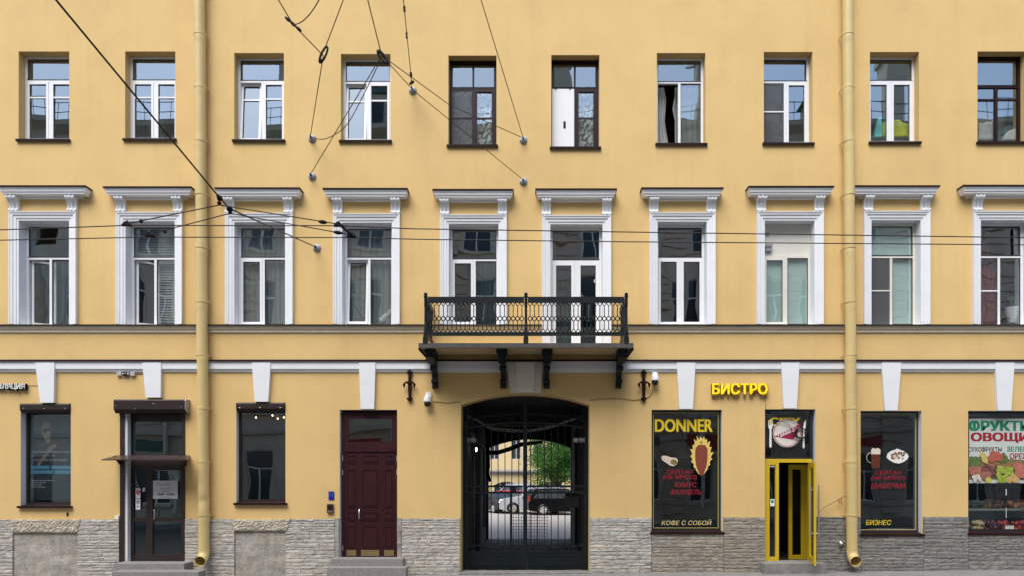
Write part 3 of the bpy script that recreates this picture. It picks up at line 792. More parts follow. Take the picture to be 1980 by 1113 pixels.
# curtains, blinds
def full(k, m, z=None, **kw):
    w, (a, b, lo, hi, tz, mx_) = WIN[k]; return curtain(w, a - 0.1, b + 0.1, lo - 0.1, hi + 0.1, m, **kw)
def part(k, side, m, **kw):
    w, (a, b, lo, hi, tz, mx_) = WIN[k]
    c0, c1 = {'L': (a - 0.1, mx_), 'R': (mx_, b + 0.1)}[side]; return curtain(w, c0, c1, lo - 0.1, kw.pop('top', tz), m, **kw)
part('u4', 'L', LACE, folds=4, y=0.36, amp=0.015); part('u4', 'R', LACE, folds=4, y=0.36, amp=0.015); part('u5', 'R', LACE, folds=4, y=0.36, amp=0.015)
w, (a, b, lo, hi, tz, mx_) = WIN['u6']
curtain(w, 0, 0, lo - 0.1, tz, CURT_W, folds=4, amp=0.03, shape=lambda f: (a - 0.05, a + 0.17 + 0.07 * math.sin(1.57 * f) + 0.03 * math.sin(9 * f)))
curtain(w, 0, 0, lo - 0.1, tz, CURT_G, folds=5, amp=0.03, shape=lambda f: (mx_ - 0.06 - 0.06 * math.exp(-((f - 0.3) / 0.12) ** 2), b + 0.05))
full('u2', CURT_D, folds=7, y=0.9); 
full('m2', CURT_G, folds=10, y=0.34); full('m3', CURT_G, folds=9, y=0.34)
w, (a, b, lo, hi, tz, mx_) = WIN['m1']
curtain(w, 0, 0, lo - 0.1, hi + 0.05, CURT_W, folds=3, amp=0.02, shape=lambda f: (b - 0.25 - 0.12 * f + 0.04 * math.sin(7 * f), b - 0.08 - 0.10 * f + 0.05 * math.sin(6 * f)))
def blind(k, side, m, y=0.36, slat=0.05, top=None):
    w, (a, b, lo, hi, tz, mx_) = WIN[k]
    x0, x1 = {'L': (a - 0.05, mx_), 'R': (mx_, b + 0.05), 'F': (a - 0.05, b + 0.05)}[side]
    z, zt_ = (tz if side == 'F' else lo - 0.05), (hi + 0.05 if side == 'F' else tz)
    mb = MB()
    while z < zt_:
        mb.poly([(x0, y - 0.012, z), (x1, y - 0.012, z), (x1, y + 0.012, z + slat * 0.96), (x0, y + 0.012, z + slat * 0.96)]); z += slat
    mb.build("blind", m, w)
blind('m1', 'F', CURT_W, slat=0.06); blind('m1', 'R', CURT_W, slat=0.06)
blind('m7', 'L', CURT_A, y=0.285, slat=2.5); blind('m7', 'R', CURT_A, y=0.285, slat=2.5)
blind('m8', 'F', CURT_A, y=0.285, slat=2.5); blind('m8', 'R', CURT_A, y=0.285, slat=2.5)
w, (a, b, lo, hi, tz, mx_) = WIN['m9']
part('m9', 'L', CURT_R, folds=5, y=0.33); curtain(w, a - 0.1, mx_, tz, hi + 0.1, CURT_R, folds=4, y=0.5)
part('m5', 'L', CURT_D, folds=5, y=0.6); part('m4', 'R', CURT_D, folds=6, y=0.5); part('m0', 'R', CURT_D, folds=5, y=0.55); part('u1', 'L', CURT_D, folds=4, y=0.6)
part('u8', 'L', CURT_D, folds=4, y=1.6); part('u9', 'R', CURT_G, folds=4, y=0.8)
# vents in the panel of the middle floor window
w, _ = WIN['m7']
q = MB(); p = at(1484, 453, FY); q.cyl((p.x, FY - 0.01, p.z), (p.x, FY + 0.012, p.z), 0.045, 14); q.build("vent", GREYM, w)
q = MB(); p = at(1485, 481, FY); q.box(p.x - 0.07, p.x + 0.07, FY - 0.06, FY + 0.012, p.z - 0.075, p.z + 0.075); q.box(p.x - 0.08, p.x + 0.08, FY - 0.075, FY - 0.06, p.z + 0.02, p.z + 0.08); q.build("vent", GREYM, w)
# round sticker ring on balcony door
w, _ = WIN['m5']
q = MB(); p = at(1152, 544, FY); q.ring((p.x, FY + 0.015, p.z), 0.035, 0.012); q.build("door_vent", WHITEP, w)
# ---- balcony
BALY = -1.02
dz = az(671, BALY); dz2 = az(662, BALY)
bx0_, bx1_ = ax(809, BALY), ax(1225, BALY)
mb = MB()
mb.prism([(0.0, dz + 0.02), (BALY + 0.06, dz + 0.012), (BALY + 0.06, dz2 - 0.015), (0.0, dz2 + 0.005)], bx0_ + 0.06, bx1_ - 0.06, 'x')
mb.mi = 1
mb.box(bx0_, bx1_, BALY, BALY + 0.058, dz, dz2); mb.box(bx0_, bx0_ + 0.058, BALY + 0.059, -0.002, dz, dz2 + 0.004); mb.box(bx1_ - 0.058, bx1_, BALY + 0.059, -0.002, dz, dz2 + 0.004)
mb.mi = 2
for s in (bx0_, bx1_): mb.box(s - 0.012, s + 0.012, BALY + 0.05, -0.01, dz - 0.035, dz - 0.001)
BALC = mb.build("balcony", [mat("ochre_soffit", (0.50, 0.38, 0.20), 0.85, 0.1, 2), mat("weathered_lead_edge", (0.05, 0.045, 0.04), 0.6, col2=(0.09, 0.085, 0.08), vscale=9), FLASH], BLD)
RY = -0.98
rtop, rtb = az(573, RY), az(584, RY); rbt, rbb = az(641, RY), az(648, RY)
posts = [ax(823, RY), ax(1017, RY), ax(1211, RY)]
def panel(p0, p1, n):
    """cast railing from p0 to p1 (x,y) with n columns of rings"""
    mb = MB(); p0, p1 = Vector((p0[0], p0[1], 0)), Vector((p1[0], p1[1], 0)); d = (p1 - p0); L_ = d.length; u = d / L_; nrm = Vector((-u.y, u.x, 0))
    def P(s, z): q = p0 + u * s; return Vector((q.x, q.y, z))
    for za, zb, w in ((rtb, rtop, 0.028), (rbb, rbt, 0.022)):
        b0 = len(mb.v); mb.box(0, L_, -w, w, za, zb)
        for i in range(b0, len(mb.v)):
            x, y, z = mb.v[i]; q = p0 + u * x + nrm * y; mb.v[i] = (q.x, q.y, z)
    H = rtb - rbt; zm = rbt + H * 0.46; s = L_ / n; r = min(0.044, s * 0.46)
    for i in range(n):
        c = (i + 0.5) * s
        ring = [P(c + r * math.cos(a * 6.2832 / 8 + 0.39), zm + r * 1.15 * math.sin(a * 6.2832 / 8 + 0.39)) for a in range(8)]
        mb.tube(ring, 0.0115, 5, closed=True)
        f = 0.075
        mb.tube([P(c, zm + r), P(c, rtb - f)], 0.0095, 5); mb.tube([P(c, zm - r), P(c, rbt + f)], 0.0095, 5)
        for sg in (-1, 1):
            mb.tube([P(c, rtb - f), P(c + sg * s * 0.30, rtb - f * 0.5), P(c + sg * s * 0.5, rtb + 0.004)], 0.0095, 5)
            mb.tube([P(c, rbt + f), P(c + sg * s * 0.30, rbt + f * 0.5), P(c + sg * s * 0.5, rbt - 0.004)], 0.0095, 5)
            mb.tube([P(c + sg * s * 0.5, zm + 0.002), P(c + sg * (r - 0.004), zm)], 0.009, 5)
        mb.sphere(P(c, (zm + rtb) / 2), 0.014, 6, 4); mb.sphere(P(c, (zm + rbt) / 2), 0.014, 6, 4)
    return mb.build("railing_panel", IRON, BALC)
panel((posts[0] + 0.05, RY), (posts[1] - 0.04, RY), 22); panel((posts[1] + 0.04, RY), (posts[2] - 0.05, RY), 22)
panel((posts[0], RY + 0.06), (posts[0], -0.01), 11); panel((posts[2], RY + 0.06), (posts[2], -0.01), 11)
for px_ in posts:
    mb = MB(); z0 = dz2
    for za, zb, w in ((z0, z0 + 0.12, 0.052), (z0 + 0.12, z0 + 0.24, 0.042)): mb.box(px_ - w, px_ + w, RY - w, RY + w, za, zb)
    prof = [(0.034, z0 + 0.24), (0.038, z0 + 0.30), (0.030, z0 + 0.34), (0.026, rtb - 0.1), (0.032, rtb - 0.08), (0.032, rtop + 0.0)]
    mb.tube([(px_, RY, z) for r, z in prof], [r for r, z in prof], 12)
    mb.tube([(px_, RY, rtop), (px_, RY, rtop + 0.02), (px_, RY, rtop + 0.025)], [0.045, 0.045, 0.02], 12); mb.sphere((px_, RY, rtop + 0.058), 0.04, 10, 8)
    mb.build("post", IRON, BALC, smooth=40)
# cast brackets
for wx, tx in ((842, 838), (973.5, 973), (1057, 1057.5), (1195.5, 1197)):
    mb = MB(); x = X(wx); zt_ = dz - 0.002; zb = Z(750)
    H = zt_ - zb
    pr = [(0.0, 0.0), (-0.84, 0.0), (-0.84, 0.09), (-0.80, 0.12), (-0.62, 0.16), (-0.45, 0.24), (-0.34, 0.34), (-0.30, 0.44), (-0.24, 0.52), (-0.18, 0.6), (-0.15, 0.7), (-0.16, 0.78), (-0.12, 0.86), (-0.13, 0.94), (-0.09, 1.0), (0.0, 1.0)]
    mb.prism([(u, zt_ - v * H) for u, v in pr], x - 0.055, x + 0.055, 'x')
    mb.box(x - 0.115, x + 0.115, -0.86, -0.5, zt_ - 0.085, zt_ - 0.001); mb.prism([(u, zt_ - v) for u, v in ((-0.5, 0.086), (-0.8, 0.086), (-0.78, 0.16), (-0.5, 0.25))], x - 0.085, x + 0.085, 'x')
    mb.cyl((x - 0.075, -0.27, zt_ - 0.43 * H), (x + 0.075, -0.27, zt_ - 0.43 * H), 0.06, 12); mb.cyl((x - 0.07, -0.13, zt_ - 0.80 * H), (x + 0.07, -0.13, zt_ - 0.80 * H), 0.045, 12)
    mb.box(x - 0.066, x + 0.066, -0.07, -0.002, zb, zb + 0.16)
    for q in range(3): mb.sphere((x, -0.13 - 0.0 * q, zb + 0.05 + q * 0.06), 0.03, 8, 6)
    mb.build("bracket", IRON, BALC, smooth=35)

# ---- ground floor windows and doors
def shop_window(rect, name="shop_window", fm=BLACKF, fy=0.16, w=0.05, sillp=0.07, gm=SHOPG, bottom=0.07, inner=None, wr=None):
    x0, x1, z0, z1 = X(rect[0]) + 0.003, X(rect[1]) - 0.003, Z(rect[3]) + 0.003, Z(rect[2]) - 0.003
    mb = MB(); mb.frame(x0, x1, z0, z1, fy, fy + 0.07, w, wb=bottom, wr=wr)
    o = mb.build(name, fm, BLD)
    gl = MB(); pane(gl, x0 + w, x1 - (wr or w), z0 + bottom, z1 - w, fy + 0.03); gl.build("glazing", gm, o, fix=False)
    if inner:
        q = MB(); q.frame(x0 + w + 0.001, x1 - (wr or w) - 0.001, z0 + bottom + 0.001, z1 - w - 0.001, fy + 0.005, fy + 0.024, 0.014); q.build("glazing_bead", inner, o)
    s = MB(); s.prism([(fy - 0.003, z0 + 0.03), (-sillp, z0 - 0.005), (-sillp, z0 - 0.05), (-sillp + 0.01, z0 - 0.05), (-0.056 if z0 < 1.2 else -0.001, z0 - 0.02), (fy - 0.003, z0 + 0.006)], x0 - 0.003 + 0.006, x1 - 0.003, 'x')
    zc = z0 - 0.05
    for xx in (x0 - 0.045, x1 + 0.003): s.box(xx, xx + 0.042 if xx < x0 else xx + 0.045, -sillp, -0.001, zc, z0 - 0.002)
    s.build("sill", FLASH, o)
    return o, (x0 + w, x1 - (wr or w), z0 + bottom, z1 - w)
def shutter(parent, a, b, t, bt, out=0.12, y1=0.1):
    mb = MB(); x0, x1 = X(a), X(b); zt_, zb = Z(t), Z(bt)
    mb.prism([(y1, zt_), (-out, zt_), (-out - 0.02, zt_ - 0.03), (-out - 0.02, zb + 0.07), (-out + 0.04, zb), (y1, zb)], x0, x1, 'x')
    mb.mi = 1
    for k in range(3): mb.sphere((x0 + (x1 - x0) * (0.08 + 0.42 * k), -out - 0.021, zb + 0.09), 0.011, 6, 4)
    return mb.build("roller_shutter_box", [SHUT, STEEL], parent, smooth=30)
BEAUTY, bi = shop_window(LOW['beauty'], fm=SHUT, fy=0.17, gm=SHOPG2)
shutter(BEAUTY, 41, 136, 779.5, 797, 0.03, 0.16)
LAMPW, li = shop_window(LOW['lamp'], fm=SHUT, fy=0.13, gm=SHOPG2)
shutter(LAMPW, 458, 551, 777.5, 795, 0.03, 0.12)
DONW, di = shop_window(LOW['donner'], fy=0.10, inner=mat("brass_bead", (0.42, 0.36, 0.10), 0.5), w=0.045)
MUGW, mi_ = shop_window(LOW['mug'], fy=0.14, inner=mat("brass_bead_pale", (0.48, 0.42, 0.16), 0.5), w=0.04)
FRUW, fi_ = shop_window(LOW['fruit'], fy=0.12, w=0.045)

# beauty salon door with canopy
r = LOW['beautydoor']; x0, x1, z0, z1 = X(r[0]) + 0.003, X(r[1]) - 0.003, Z(r[3]) + 0.003, Z(r[2]) - 0.003
DM = mat("brown_door_aluminium", (0.030, 0.018, 0.015), 0.4, 0.15, 4)
mb = MB(); mb.box(x0, x0 + 0.1, -0.03, 0.02, z0, z1); mb.box(x1 - 0.05, x1, -0.03, 0.02, z0, z1)
mb.mi = 1; mb.box(x0 + 0.101, x0 + 0.16, -0.01, 0.12, z0, z1)
mb.mi = 0
fy = 0.12; fa, fb = x0 + 0.12, x1 - 0.02
zt1, zt0 = az(800, fy), az(812, fy); zlow = az(877, fy); zd = az(897, fy)
mb.box(fa, fb, fy, fy + 0.07, zt0, z1); mb.frame(fa, fb, zd, zt0 - 0.001, fy, fy + 0.07, 0.06, wb=zlow - zd, wt=0.02)
mb.frame(fa, fb, z0, zd - 0.001, fy, fy + 0.07, 0.05)
SALON = mb.build("door", [DM, REVEAL], BLD)
xm = ax(289, fy)
def leaf(a, b, zlo, zhi, st, midz, y0, y1, name, dm, gm, par):
    q = MB(); q.frame(a, b, zlo, zhi, y0, y1, st, wb=0.11); q.box(a + st, b - st, y0, y1, midz - 0.04, midz + 0.04); o = q.build(name, dm, par)
    return o, (a + st, b - st, zlo + 0.11, zhi - st, midz)
lz0, lz1 = z0 + 0.05, zd - 0.052
q, l1 = leaf(fa + 0.051, xm - 0.002, lz0, lz1, 0.06, az(1003, fy), fy - 0.012, fy + 0.05, "door_leaf", DM, SHOPG, SALON)
q, l2 = leaf(xm + 0.002, fb - 0.051, lz0, lz1, 0.075, az(1003, fy), fy - 0.012, fy + 0.05, "door_leaf", DM, SHOPG, SALON)
gl = MB()
pane(gl, fa + 0.06, fb - 0.06, zlow, zt0 - 0.02, fy + 0.03)
for l in (l1, l2): pane(gl, l[0], l[1], l[2], l[4] - 0.04, fy + 0.02); pane(gl, l[0], l[1], l[4] + 0.04, l[3], fy + 0.02)
gl.build("glazing", SHOPG2, SALON, fix=False)
mb = MB(); p = at(290, 995, fy); h0, h1 = at(287, 985, 0).z, at(287, 1003, 0).z; hx = ax(297, 0.05)
mb.tube([(hx, fy - 0.012, h0), (hx, 0.05, h0), (hx + 0.02, 0.045, h0 - 0.01), (hx + 0.02, 0.045, h1 + 0.02), (hx, 0.05, h1), (hx, fy - 0.012, h1)], 0.011, 8); mb.build("handle", STEEL, SALON, smooth=True)
mb = MB(); p = at(279, 947, fy - 0.012); mb.cyl((p.x, p.y, p.z), (p.x, p.y - 0.03, p.z), 0.03, 12); mb.sphere((p.x, p.y - 0.03, p.z), 0.022); mb.box(p.x - 0.03, p.x + 0.03, p.y - 0.012, p.y, p.z + 0.035, p.z + 0.06); mb.build("lock", WHITEP, SALON, smooth=40)
sh = MB(); sx0, sx1 = ax(220, -0.2), ax(358, -0.2); st, sb_ = az(771, -0.2), az(797, -0.2)
sh.prism([(-0.002, st), (-0.19, st), (-0.21, st - 0.03), (-0.21, sb_ + 0.08), (-0.14, sb_), (-0.002, sb_)], sx0, sx1, 'x')
sh.mi = 1; sh.prism([(-0.001, st + 0.002), (-0.195, st + 0.002), (-0.215, st - 0.03), (-0.215, sb_ + 0.078), (-0.143, sb_ - 0.002), (-0.001, sb_ - 0.002)], sx1 + 0.001, sx1 + 0.02, 'x')
for k in (0.03, 0.30, 0.55, 0.57, 0.95): sh.sphere((sx0 + (sx1 - sx0) * k, -0.212, sb_ + 0.12 + random.uniform(-0.04, 0.1)), 0.012, 6, 4)
sh.build("roller_shutter_box", [SHUT, GREYM], SALON)
mb = MB(); cz = az(879, 0); cf = -0.62
cxa, cxb = X(233), X(362); 
pts = [(ax(225, 0), -0.002), (ax(367, 0), -0.002), (ax(367, cf) - 0.03, cf), (ax(196, cf), cf)]
czf = az(887, cf)
top = [(x, y, cz if y > -0.1 else czf) for x, y in pts]; bot = [(x, y, z - 0.022) for x, y, z in top]
mb.poly(top); mb.poly(bot)
for i in range(4): j = (i + 1) % 4; mb.poly([top[i], top[j], bot[j], bot[i]])
for xx in (cxa, cxb - 0.03): mb.prism([(-0.004, cz - 0.024), (-0.004, cz - 0.24), (-0.03, cz - 0.22), (-0.28, cz - 0.05), (-0.30, cz - 0.034)], xx, xx + 0.02, 'x')
mb.build("canopy", mat("brown_canopy_sheet", (0.045, 0.026, 0.023), 0.35, 0.2, 4), SALON)

# maroon panelled entrance
r = LOW['maroon']; x0, x1, z0, z1 = X(r[0]) + 0.003, X(r[1]) - 0.003, Z(r[3]) + 0.003, Z(r[2]) - 0.003
fy = 0.10; mb = MB()
zt_, zb_ = az(808, fy), az(853, fy); zl = az(867, fy); ga, gb = ax(673, fy), ax(757, fy)
mb.frame(x0 + 0.03, x1, z0, z1 - 0.04, fy, fy + 0.08, 0.05)
A, B = x0 + 0.08, x1 - 0.05
mb.box(A, ga, fy + 0.005, fy + 0.07, zl, z1 - 0.091); mb.box(gb, B, fy + 0.005, fy + 0.07, zl, z1 - 0.091)
mb.box(ga, gb, fy + 0.005, fy + 0.07, zt_, z1 - 0.091); mb.box(ga, gb, fy + 0.005, fy + 0.07, zl, zb_)
mb.box(A, B, fy - 0.012, fy + 0.06, zl - 0.06, zl - 0.001)
MDOOR = mb.build("door", MAROON, BLD)
gl = MB(); pane(gl, ga, gb, zb_, zt_, fy + 0.03); gl.build("glazing", SHOPG2, MDOOR, fix=False)
ms = ax(692, fy), ax(739, fy)
zlo, zhi = z0 + 0.05, zl - 0.061
def raised(mb, a, b, c, d, y):
    mb.frame(a, b, c, d, y - 0.014, y - 0.0002, 0.022)
    mb.box(a + 0.045, b - 0.045, y - 0.010, y - 0.0004, c + 0.045, d - 0.045)
for a, b in ((A + 0.001, ms[0] - 0.003), (ms[0], ms[1]), (ms[1] + 0.003, B - 0.001)):
    mb = MB(); mb.box(a, b, fy + 0.01, fy + 0.055, zlo, zhi)
    m_ = (b - a) * 0.16
    for t, bt in ((879, 894), (906, 979), (988, 1005), (1015, 1060)): raised(mb, a + m_, b - m_, az(bt, fy), az(t, fy), fy + 0.01)
    o = mb.build("door_leaf", MAROON, MDOOR)
    k = MB(); k.box(a + m_ * 0.8, b - m_ * 0.8, fy + 0.001, fy + 0.0098, az(1074, fy), az(1062, fy)); k.build("kick_plate", BRASS, MDOOR)
# arch motif on the wide leaf
mb = MB(); c = at(715, 978, fy); mb.tube([(c.x + 0.095 * math.cos(a_ * math.pi / 12), fy + 0.008, c.z + 0.17 * math.sin(a_ * math.pi / 12)) for a_ in range(13)], 0.012, 5); mb.build("arch_moulding", MAROON, MDOOR)
mb = MB(); hx = ax(694.5, 0.04); mb.tube([(hx, fy, az(983, 0.04)), (hx, 0.04, az(984, 0.04)), (hx, 0.03, az(992, 0.04)), (hx, 0.04, az(1001, 0.04)), (hx, fy, az(1002, 0.04))], [0.012, 0.014, 0.017, 0.014, 0.012], 8); mb.build("handle", STEEL, MDOOR, smooth=True)
mb = MB()
for xx, ys_ in ((x0 + 0.035, (885, 912, 1058)), (x1 - 0.02, (885, 912))):
    for yy in ys_: mb.cyl((xx, fy - 0.008, az(yy, fy) - 0.06), (xx, fy - 0.008, az(yy, fy) + 0.06), 0.013, 8)
mb.build("hinge", GREYM, MDOOR)

# yellow bistro entrance
r = LOW['bistro']; x0, x1, z0, z1 = X(r[0]) + 0.003, X(r[1]) - 0.003, Z(r[3]) + 0.003, Z(r[2]) - 0.003
fy = 0.10; zbar, zbar2 = az(886, fy), az(893, fy)
mb = MB(); mb.mi = 1; mb.frame(x0, x1 - 0.03, zbar + 0.001, z1, fy, fy + 0.07, 0.03, wb=0.05, wr=0.06); mb.mi = 0
mb.box(x0, x1 - 0.03, fy, fy + 0.07, zbar2, zbar); mb.box(x1 - 0.11, x1 - 0.03, fy, fy + 0.07, z0, zbar2 - 0.001)
sa, sb2 = x0, ax(1506, fy); mb.frame(sa, sb2, z0, zbar2 - 0.001, fy, fy + 0.07, ax(1488, fy) - x0, wb=0.12, wt=0.05, wr=0.075)
mb.mi = 1; mb.box(sb2 + 0.002, x1 - 0.112, fy, fy + 0.3, z0, z0 + 0.03)
BDOOR = mb.build("door", [YELLOWD, BLACKF], BLD)
gl = MB(); pane(gl, x0 + 0.03, x1 - 0.09, zbar + 0.051, z1 - 0.03, fy + 0.03); pane(gl, sa + 0.09, sb2 - 0.075, z0 + 0.12, zbar2 - 0.05, fy + 0.03)
gl.build("glazing", SHOPG, BDOOR, fix=False)
# outer leaf opened to the street, nearly edge-on
hx, hy = ax(1565, fy), fy - 0.01; ex, ey = ax(1576, -0.72), -0.72
d = Vector((ex - hx, ey - hy, 0)); Ld = d.length; ang = math.atan2(d.y, d.x)
mb = MB(); mb.frame(0.0, Ld, z0 + 0.02, zbar2 - 0.01, -0.022, 0.022, 0.11, wb=0.14); mb.mi = 1; mb.box(0.11, Ld - 0.11, -0.004, 0.004, z0 + 0.16, zbar2 - 0.12)
MX = Matrix.Translation((hx, hy, 0)) @ Matrix.Rotation(ang, 4, 'Z'); mb.xform(0, MX); mb.build("open_door_leaf", [YELLOWD, SHOPG], BDOOR)
mb = MB()
for s in (-1, 1):
    yy = s * 0.085; u = Ld - 0.06
    mb.tube([(u, yy, az(1037, -0.65)), (u, yy, az(937, -0.65))], 0.015, 10)
    for zz in (945, 1030): mb.tube([(u, 0.022 * s, az(zz, -0.65)), (u, yy, az(zz, -0.65))], 0.010, 8)
mb.xform(0, MX); mb.build("pull_handle", STEEL, BDOOR, smooth=40)
# inner glazed leaf of the lobby
iy = 0.95; mb = MB(); ia, ib = ax(1525, iy), ax(1563, iy); mb.frame(ia, ib, 0.15, az(897, iy), iy, iy + 0.05, ax(1532, iy) - ia, wr=0.17, wb=0.13, wt=0.12); mb.build("inner_door_leaf", YELLOWD, BDOOR)
gl = MB(); pane(gl, ia + 0.08, ib - 0.17, 0.28, az(897, iy) - 0.12, iy + 0.02); gl.build("inner_glazing", SHOPG, BDOOR, fix=False)

# door steps
def step(boxes, label, m=GRANITE):
    mb = MB()
    for bb in boxes: mb.box(*bb)
    return tag(mb.build("doorstep", m, bevel=0.012), label, "step", "steps at the street doors")
step([(ax(219, -0.45), ax(356, -0.45), -0.45, -0.05, -0.4, az(1088, -0.45)), (ax(216, -0.8) - 0.0, ax(384, -0.8), -0.8, -0.451, -0.4, az(1104, -0.8))], "two brown granite steps below the salon door with the canopy")
step([(ax(640, -0.3), ax(779, -0.3), -0.30, 0.05, -0.4, az(1079, -0.3)), (ax(632, -0.55), ax(785, -0.55), -0.55, -0.301, -0.4, az(1096, -0.55))], "two grey granite steps below the maroon panelled door")
step([(ax(1478, -0.38), ax(1600, -0.38), -0.38, 0.25, -0.4, az(1088, -0.38))], "single low grey concrete step below the open yellow door", mat("worn_concrete", (0.22, 0.21, 0.20), 0.9, 0.25, 6, bump=0.3))
step([(ax(893, 0.0) - 0.06, ax(1140, 0.0) + 0.06, -0.12, 0.3, -0.3, 0.0)], "wide flat grey stone threshold under the passage gate", mat("threshold_stone", (0.2, 0.19, 0.18), 0.85, 0.25, 6, bump=0.3))

# ------------------------------------------------------------------ building across the street (stands behind the camera, seen in the window panes)
OPY = -18.7
OPP = thing("facing_building", "pale banded stone building with green roof across the street, reflected in the window panes", "building", (0, -22, 0))
OPW = mat("beige_facing_stone", (0.62, 0.54, 0.44), 0.85, 0.12, 1.0, bump=0.2)
OPG = mat("facing_glass", (0.03, 0.04, 0.05), 0.08)
ox0, ox1, otop = -34.0, 34.0, 19.3
mb = MB(); 
OB = [(ox0 + 1.4 + i * 2.72) for i in range(25)]
fl = [(0.9, 3.4), (5.2, 7.9), (9.4, 12.0), (13.3, 15.6), (16.6, 18.3)]
xs2 = sorted([ox0, ox1] + [x - 0.62 for x in OB] + [x + 0.62 for x in OB]); zs2 = sorted([-0.5, otop] + [z for f in fl for z in f])
for i in range(len(xs2) - 1):
    for j in range(len(zs2) - 1):
        cx, cz = (xs2[i] + xs2[i + 1]) / 2, (zs2[j] + zs2[j + 1]) / 2
        if any(abs(cx - x) < 0.6 for x in OB) and any(f[0] < cz < f[1] for f in fl): continue
        mb.poly([(xs2[i], OPY, zs2[j]), (xs2[i + 1], OPY, zs2[j]), (xs2[i + 1], OPY, zs2[j + 1]), (xs2[i], OPY, zs2[j + 1])])
for x in OB:
    for f in fl:
        mb.box(x - 0.62, x + 0.62, OPY - 0.32, OPY - 0.3, f[0], f[1]) if False else None
        for a in (x - 0.62, x + 0.62): mb.poly([(a, OPY, f[0]), (a, OPY - 0.3, f[0]), (a, OPY - 0.3, f[1]), (a, OPY, f[1])])
        mb.poly([(x - .62, OPY, f[1]), (x - .62, OPY - .3, f[1]), (x + .62, OPY - .3, f[1]), (x + .62, OPY, f[1])]); mb.poly([(x - .62, OPY, f[0]), (x - .62, OPY - .3, f[0]), (x + .62, OPY - .3, f[0]), (x + .62, OPY, f[0])])
for x in (ox0, ox1): mb.poly([(x, OPY, -0.5), (x, OPY - 12, -0.5), (x, OPY - 12, otop), (x, OPY, otop)])
mb.poly([(ox0, OPY - 12, -0.5), (ox1, OPY - 12, -0.5), (ox1, OPY - 12, otop), (ox0, OPY - 12, otop)])
mb.build("wall", OPW, OPP, fix=False)
mb = MB()                                                             # rusticated bands between windows
for i in range(len(OB) + 1):
    a = (OB[i - 1] + 0.8) if i else ox0; b = (OB[i] - 0.8) if i < len(OB) else ox1
    if i % 2 == 0: continue
    z = 0.3
    while z < 15.8:
        if not (8.5 < z < 9.0): mb.box(a, b, OPY + 0.001, OPY + 0.11, z, z + 0.36)
        z += 0.44
mb.build("banded_rustication", mat("facing_stone_bands", (0.58, 0.46, 0.37), 0.85, 0.1, 2), OPP)
mb = MB()
for z, p in ((4.35, 0.2), (8.6, 0.3), (16.0, 0.35)): mb.box(ox0, ox1, OPY + 0.001, OPY + p, z, z + 0.22)
mb.prism([(OPY, otop - 0.9), (OPY + 0.25, otop - 0.8), (OPY + 0.3, otop - 0.4), (OPY + 0.8, otop - 0.2), (OPY + 0.85, otop), (OPY, otop)], ox0, ox1, 'x')
mb.build("cornice", mat("facing_cornice", (0.50, 0.46, 0.38), 0.8, 0.05, 2), OPP)
GREENR = mat("green_roof_metal", (0.07, 0.13, 0.11), 0.5, 0.2, 1.5)
mb = MB(); mb.prism([(OPY + 0.88, otop + 0.001), (OPY - 6, otop + 3.4), (OPY - 12.4, otop + 0.001)], ox0, ox1, 'x'); mb.build("roof", GREENR, OPP)
mb = MB()
zr = otop + 0.12
for h in (0.45, 0.95): mb.tube([(ox0, OPY + 0.5, zr + h), (ox1, OPY + 0.5, zr + h)], 0.02, 5)
x = ox0
while x < ox1: mb.tube([(x, OPY + 0.5, zr - 0.1), (x, OPY + 0.5, zr + 0.98)], 0.013, 5); x += 0.55
mb.build("roof_railing", BLKIRON, OPP)
for x, w, h in ((-13, 1.3, 2.6), (1.5, 1.0, 3.0), (9, 1.4, 2.2), (-23, 1.2, 2.4), (19, 1.3, 2.8)):
    mb = MB(); mb.box(x - w / 2, x + w / 2, OPY - 3.2, OPY - 2.2, otop + 1.2, otop + 2 + h); mb.box(x - w / 2 - 0.1, x + w / 2 + 0.1, OPY - 3.3, OPY - 2.1, otop + 2 + h, otop + 2.2 + h); mb.build("chimney", OPW, OPP)
for x in (-8.5, 4.9, 14.5):
    mb = MB(); mb.box(x - 0.9, x + 0.9, OPY - 2.6, OPY - 0.6, otop + 0.2, otop + 2.2); mb.mi = 1; mb.prism([(x - 1.15, otop + 2.2), (x + 1.15, otop + 2.2), (x + 0.7, otop + 2.7), (x, otop + 2.95), (x - 0.7, otop + 2.7)], OPY - 2.7, OPY - 0.45, 'y'); mb.mi = 2; mb.box(x - 0.55, x + 0.55, OPY - 0.6, OPY - 0.58, otop + 0.6, otop + 1.9)
    mb.build("dormer", [OPW, GREENR, OPG], OPP)
for x in (-17.9, -6.6, 8.2, 20.3):
    mb = MB(); mb.tube([(x, OPY + 0.35, otop - 1.0), (x, OPY + 0.2, otop - 1.6), (x, OPY + 0.2, 0.75), (x, OPY + 0.45, 0.45)], 0.12, 10); mb.build("drainpipe", mat("facing_pipe", (0.62, 0.58, 0.48), 0.5), OPP, smooth=True)
for i, x in enumerate(OB):
    if abs(x) < 23 and i % 3 != 1: mb = MB(); mb.box(x - 0.95, x + 0.95, OPY + 0.002, OPY + 0.06, 3.62, 4.12); mb.build("fascia_board", mat("facing_fascia", [(0.35, 0.03, 0.03), (0.6, 0.6, 0.58), (0.05, 0.12, 0.10)][i % 3], 0.5), OPP)
proto = {}
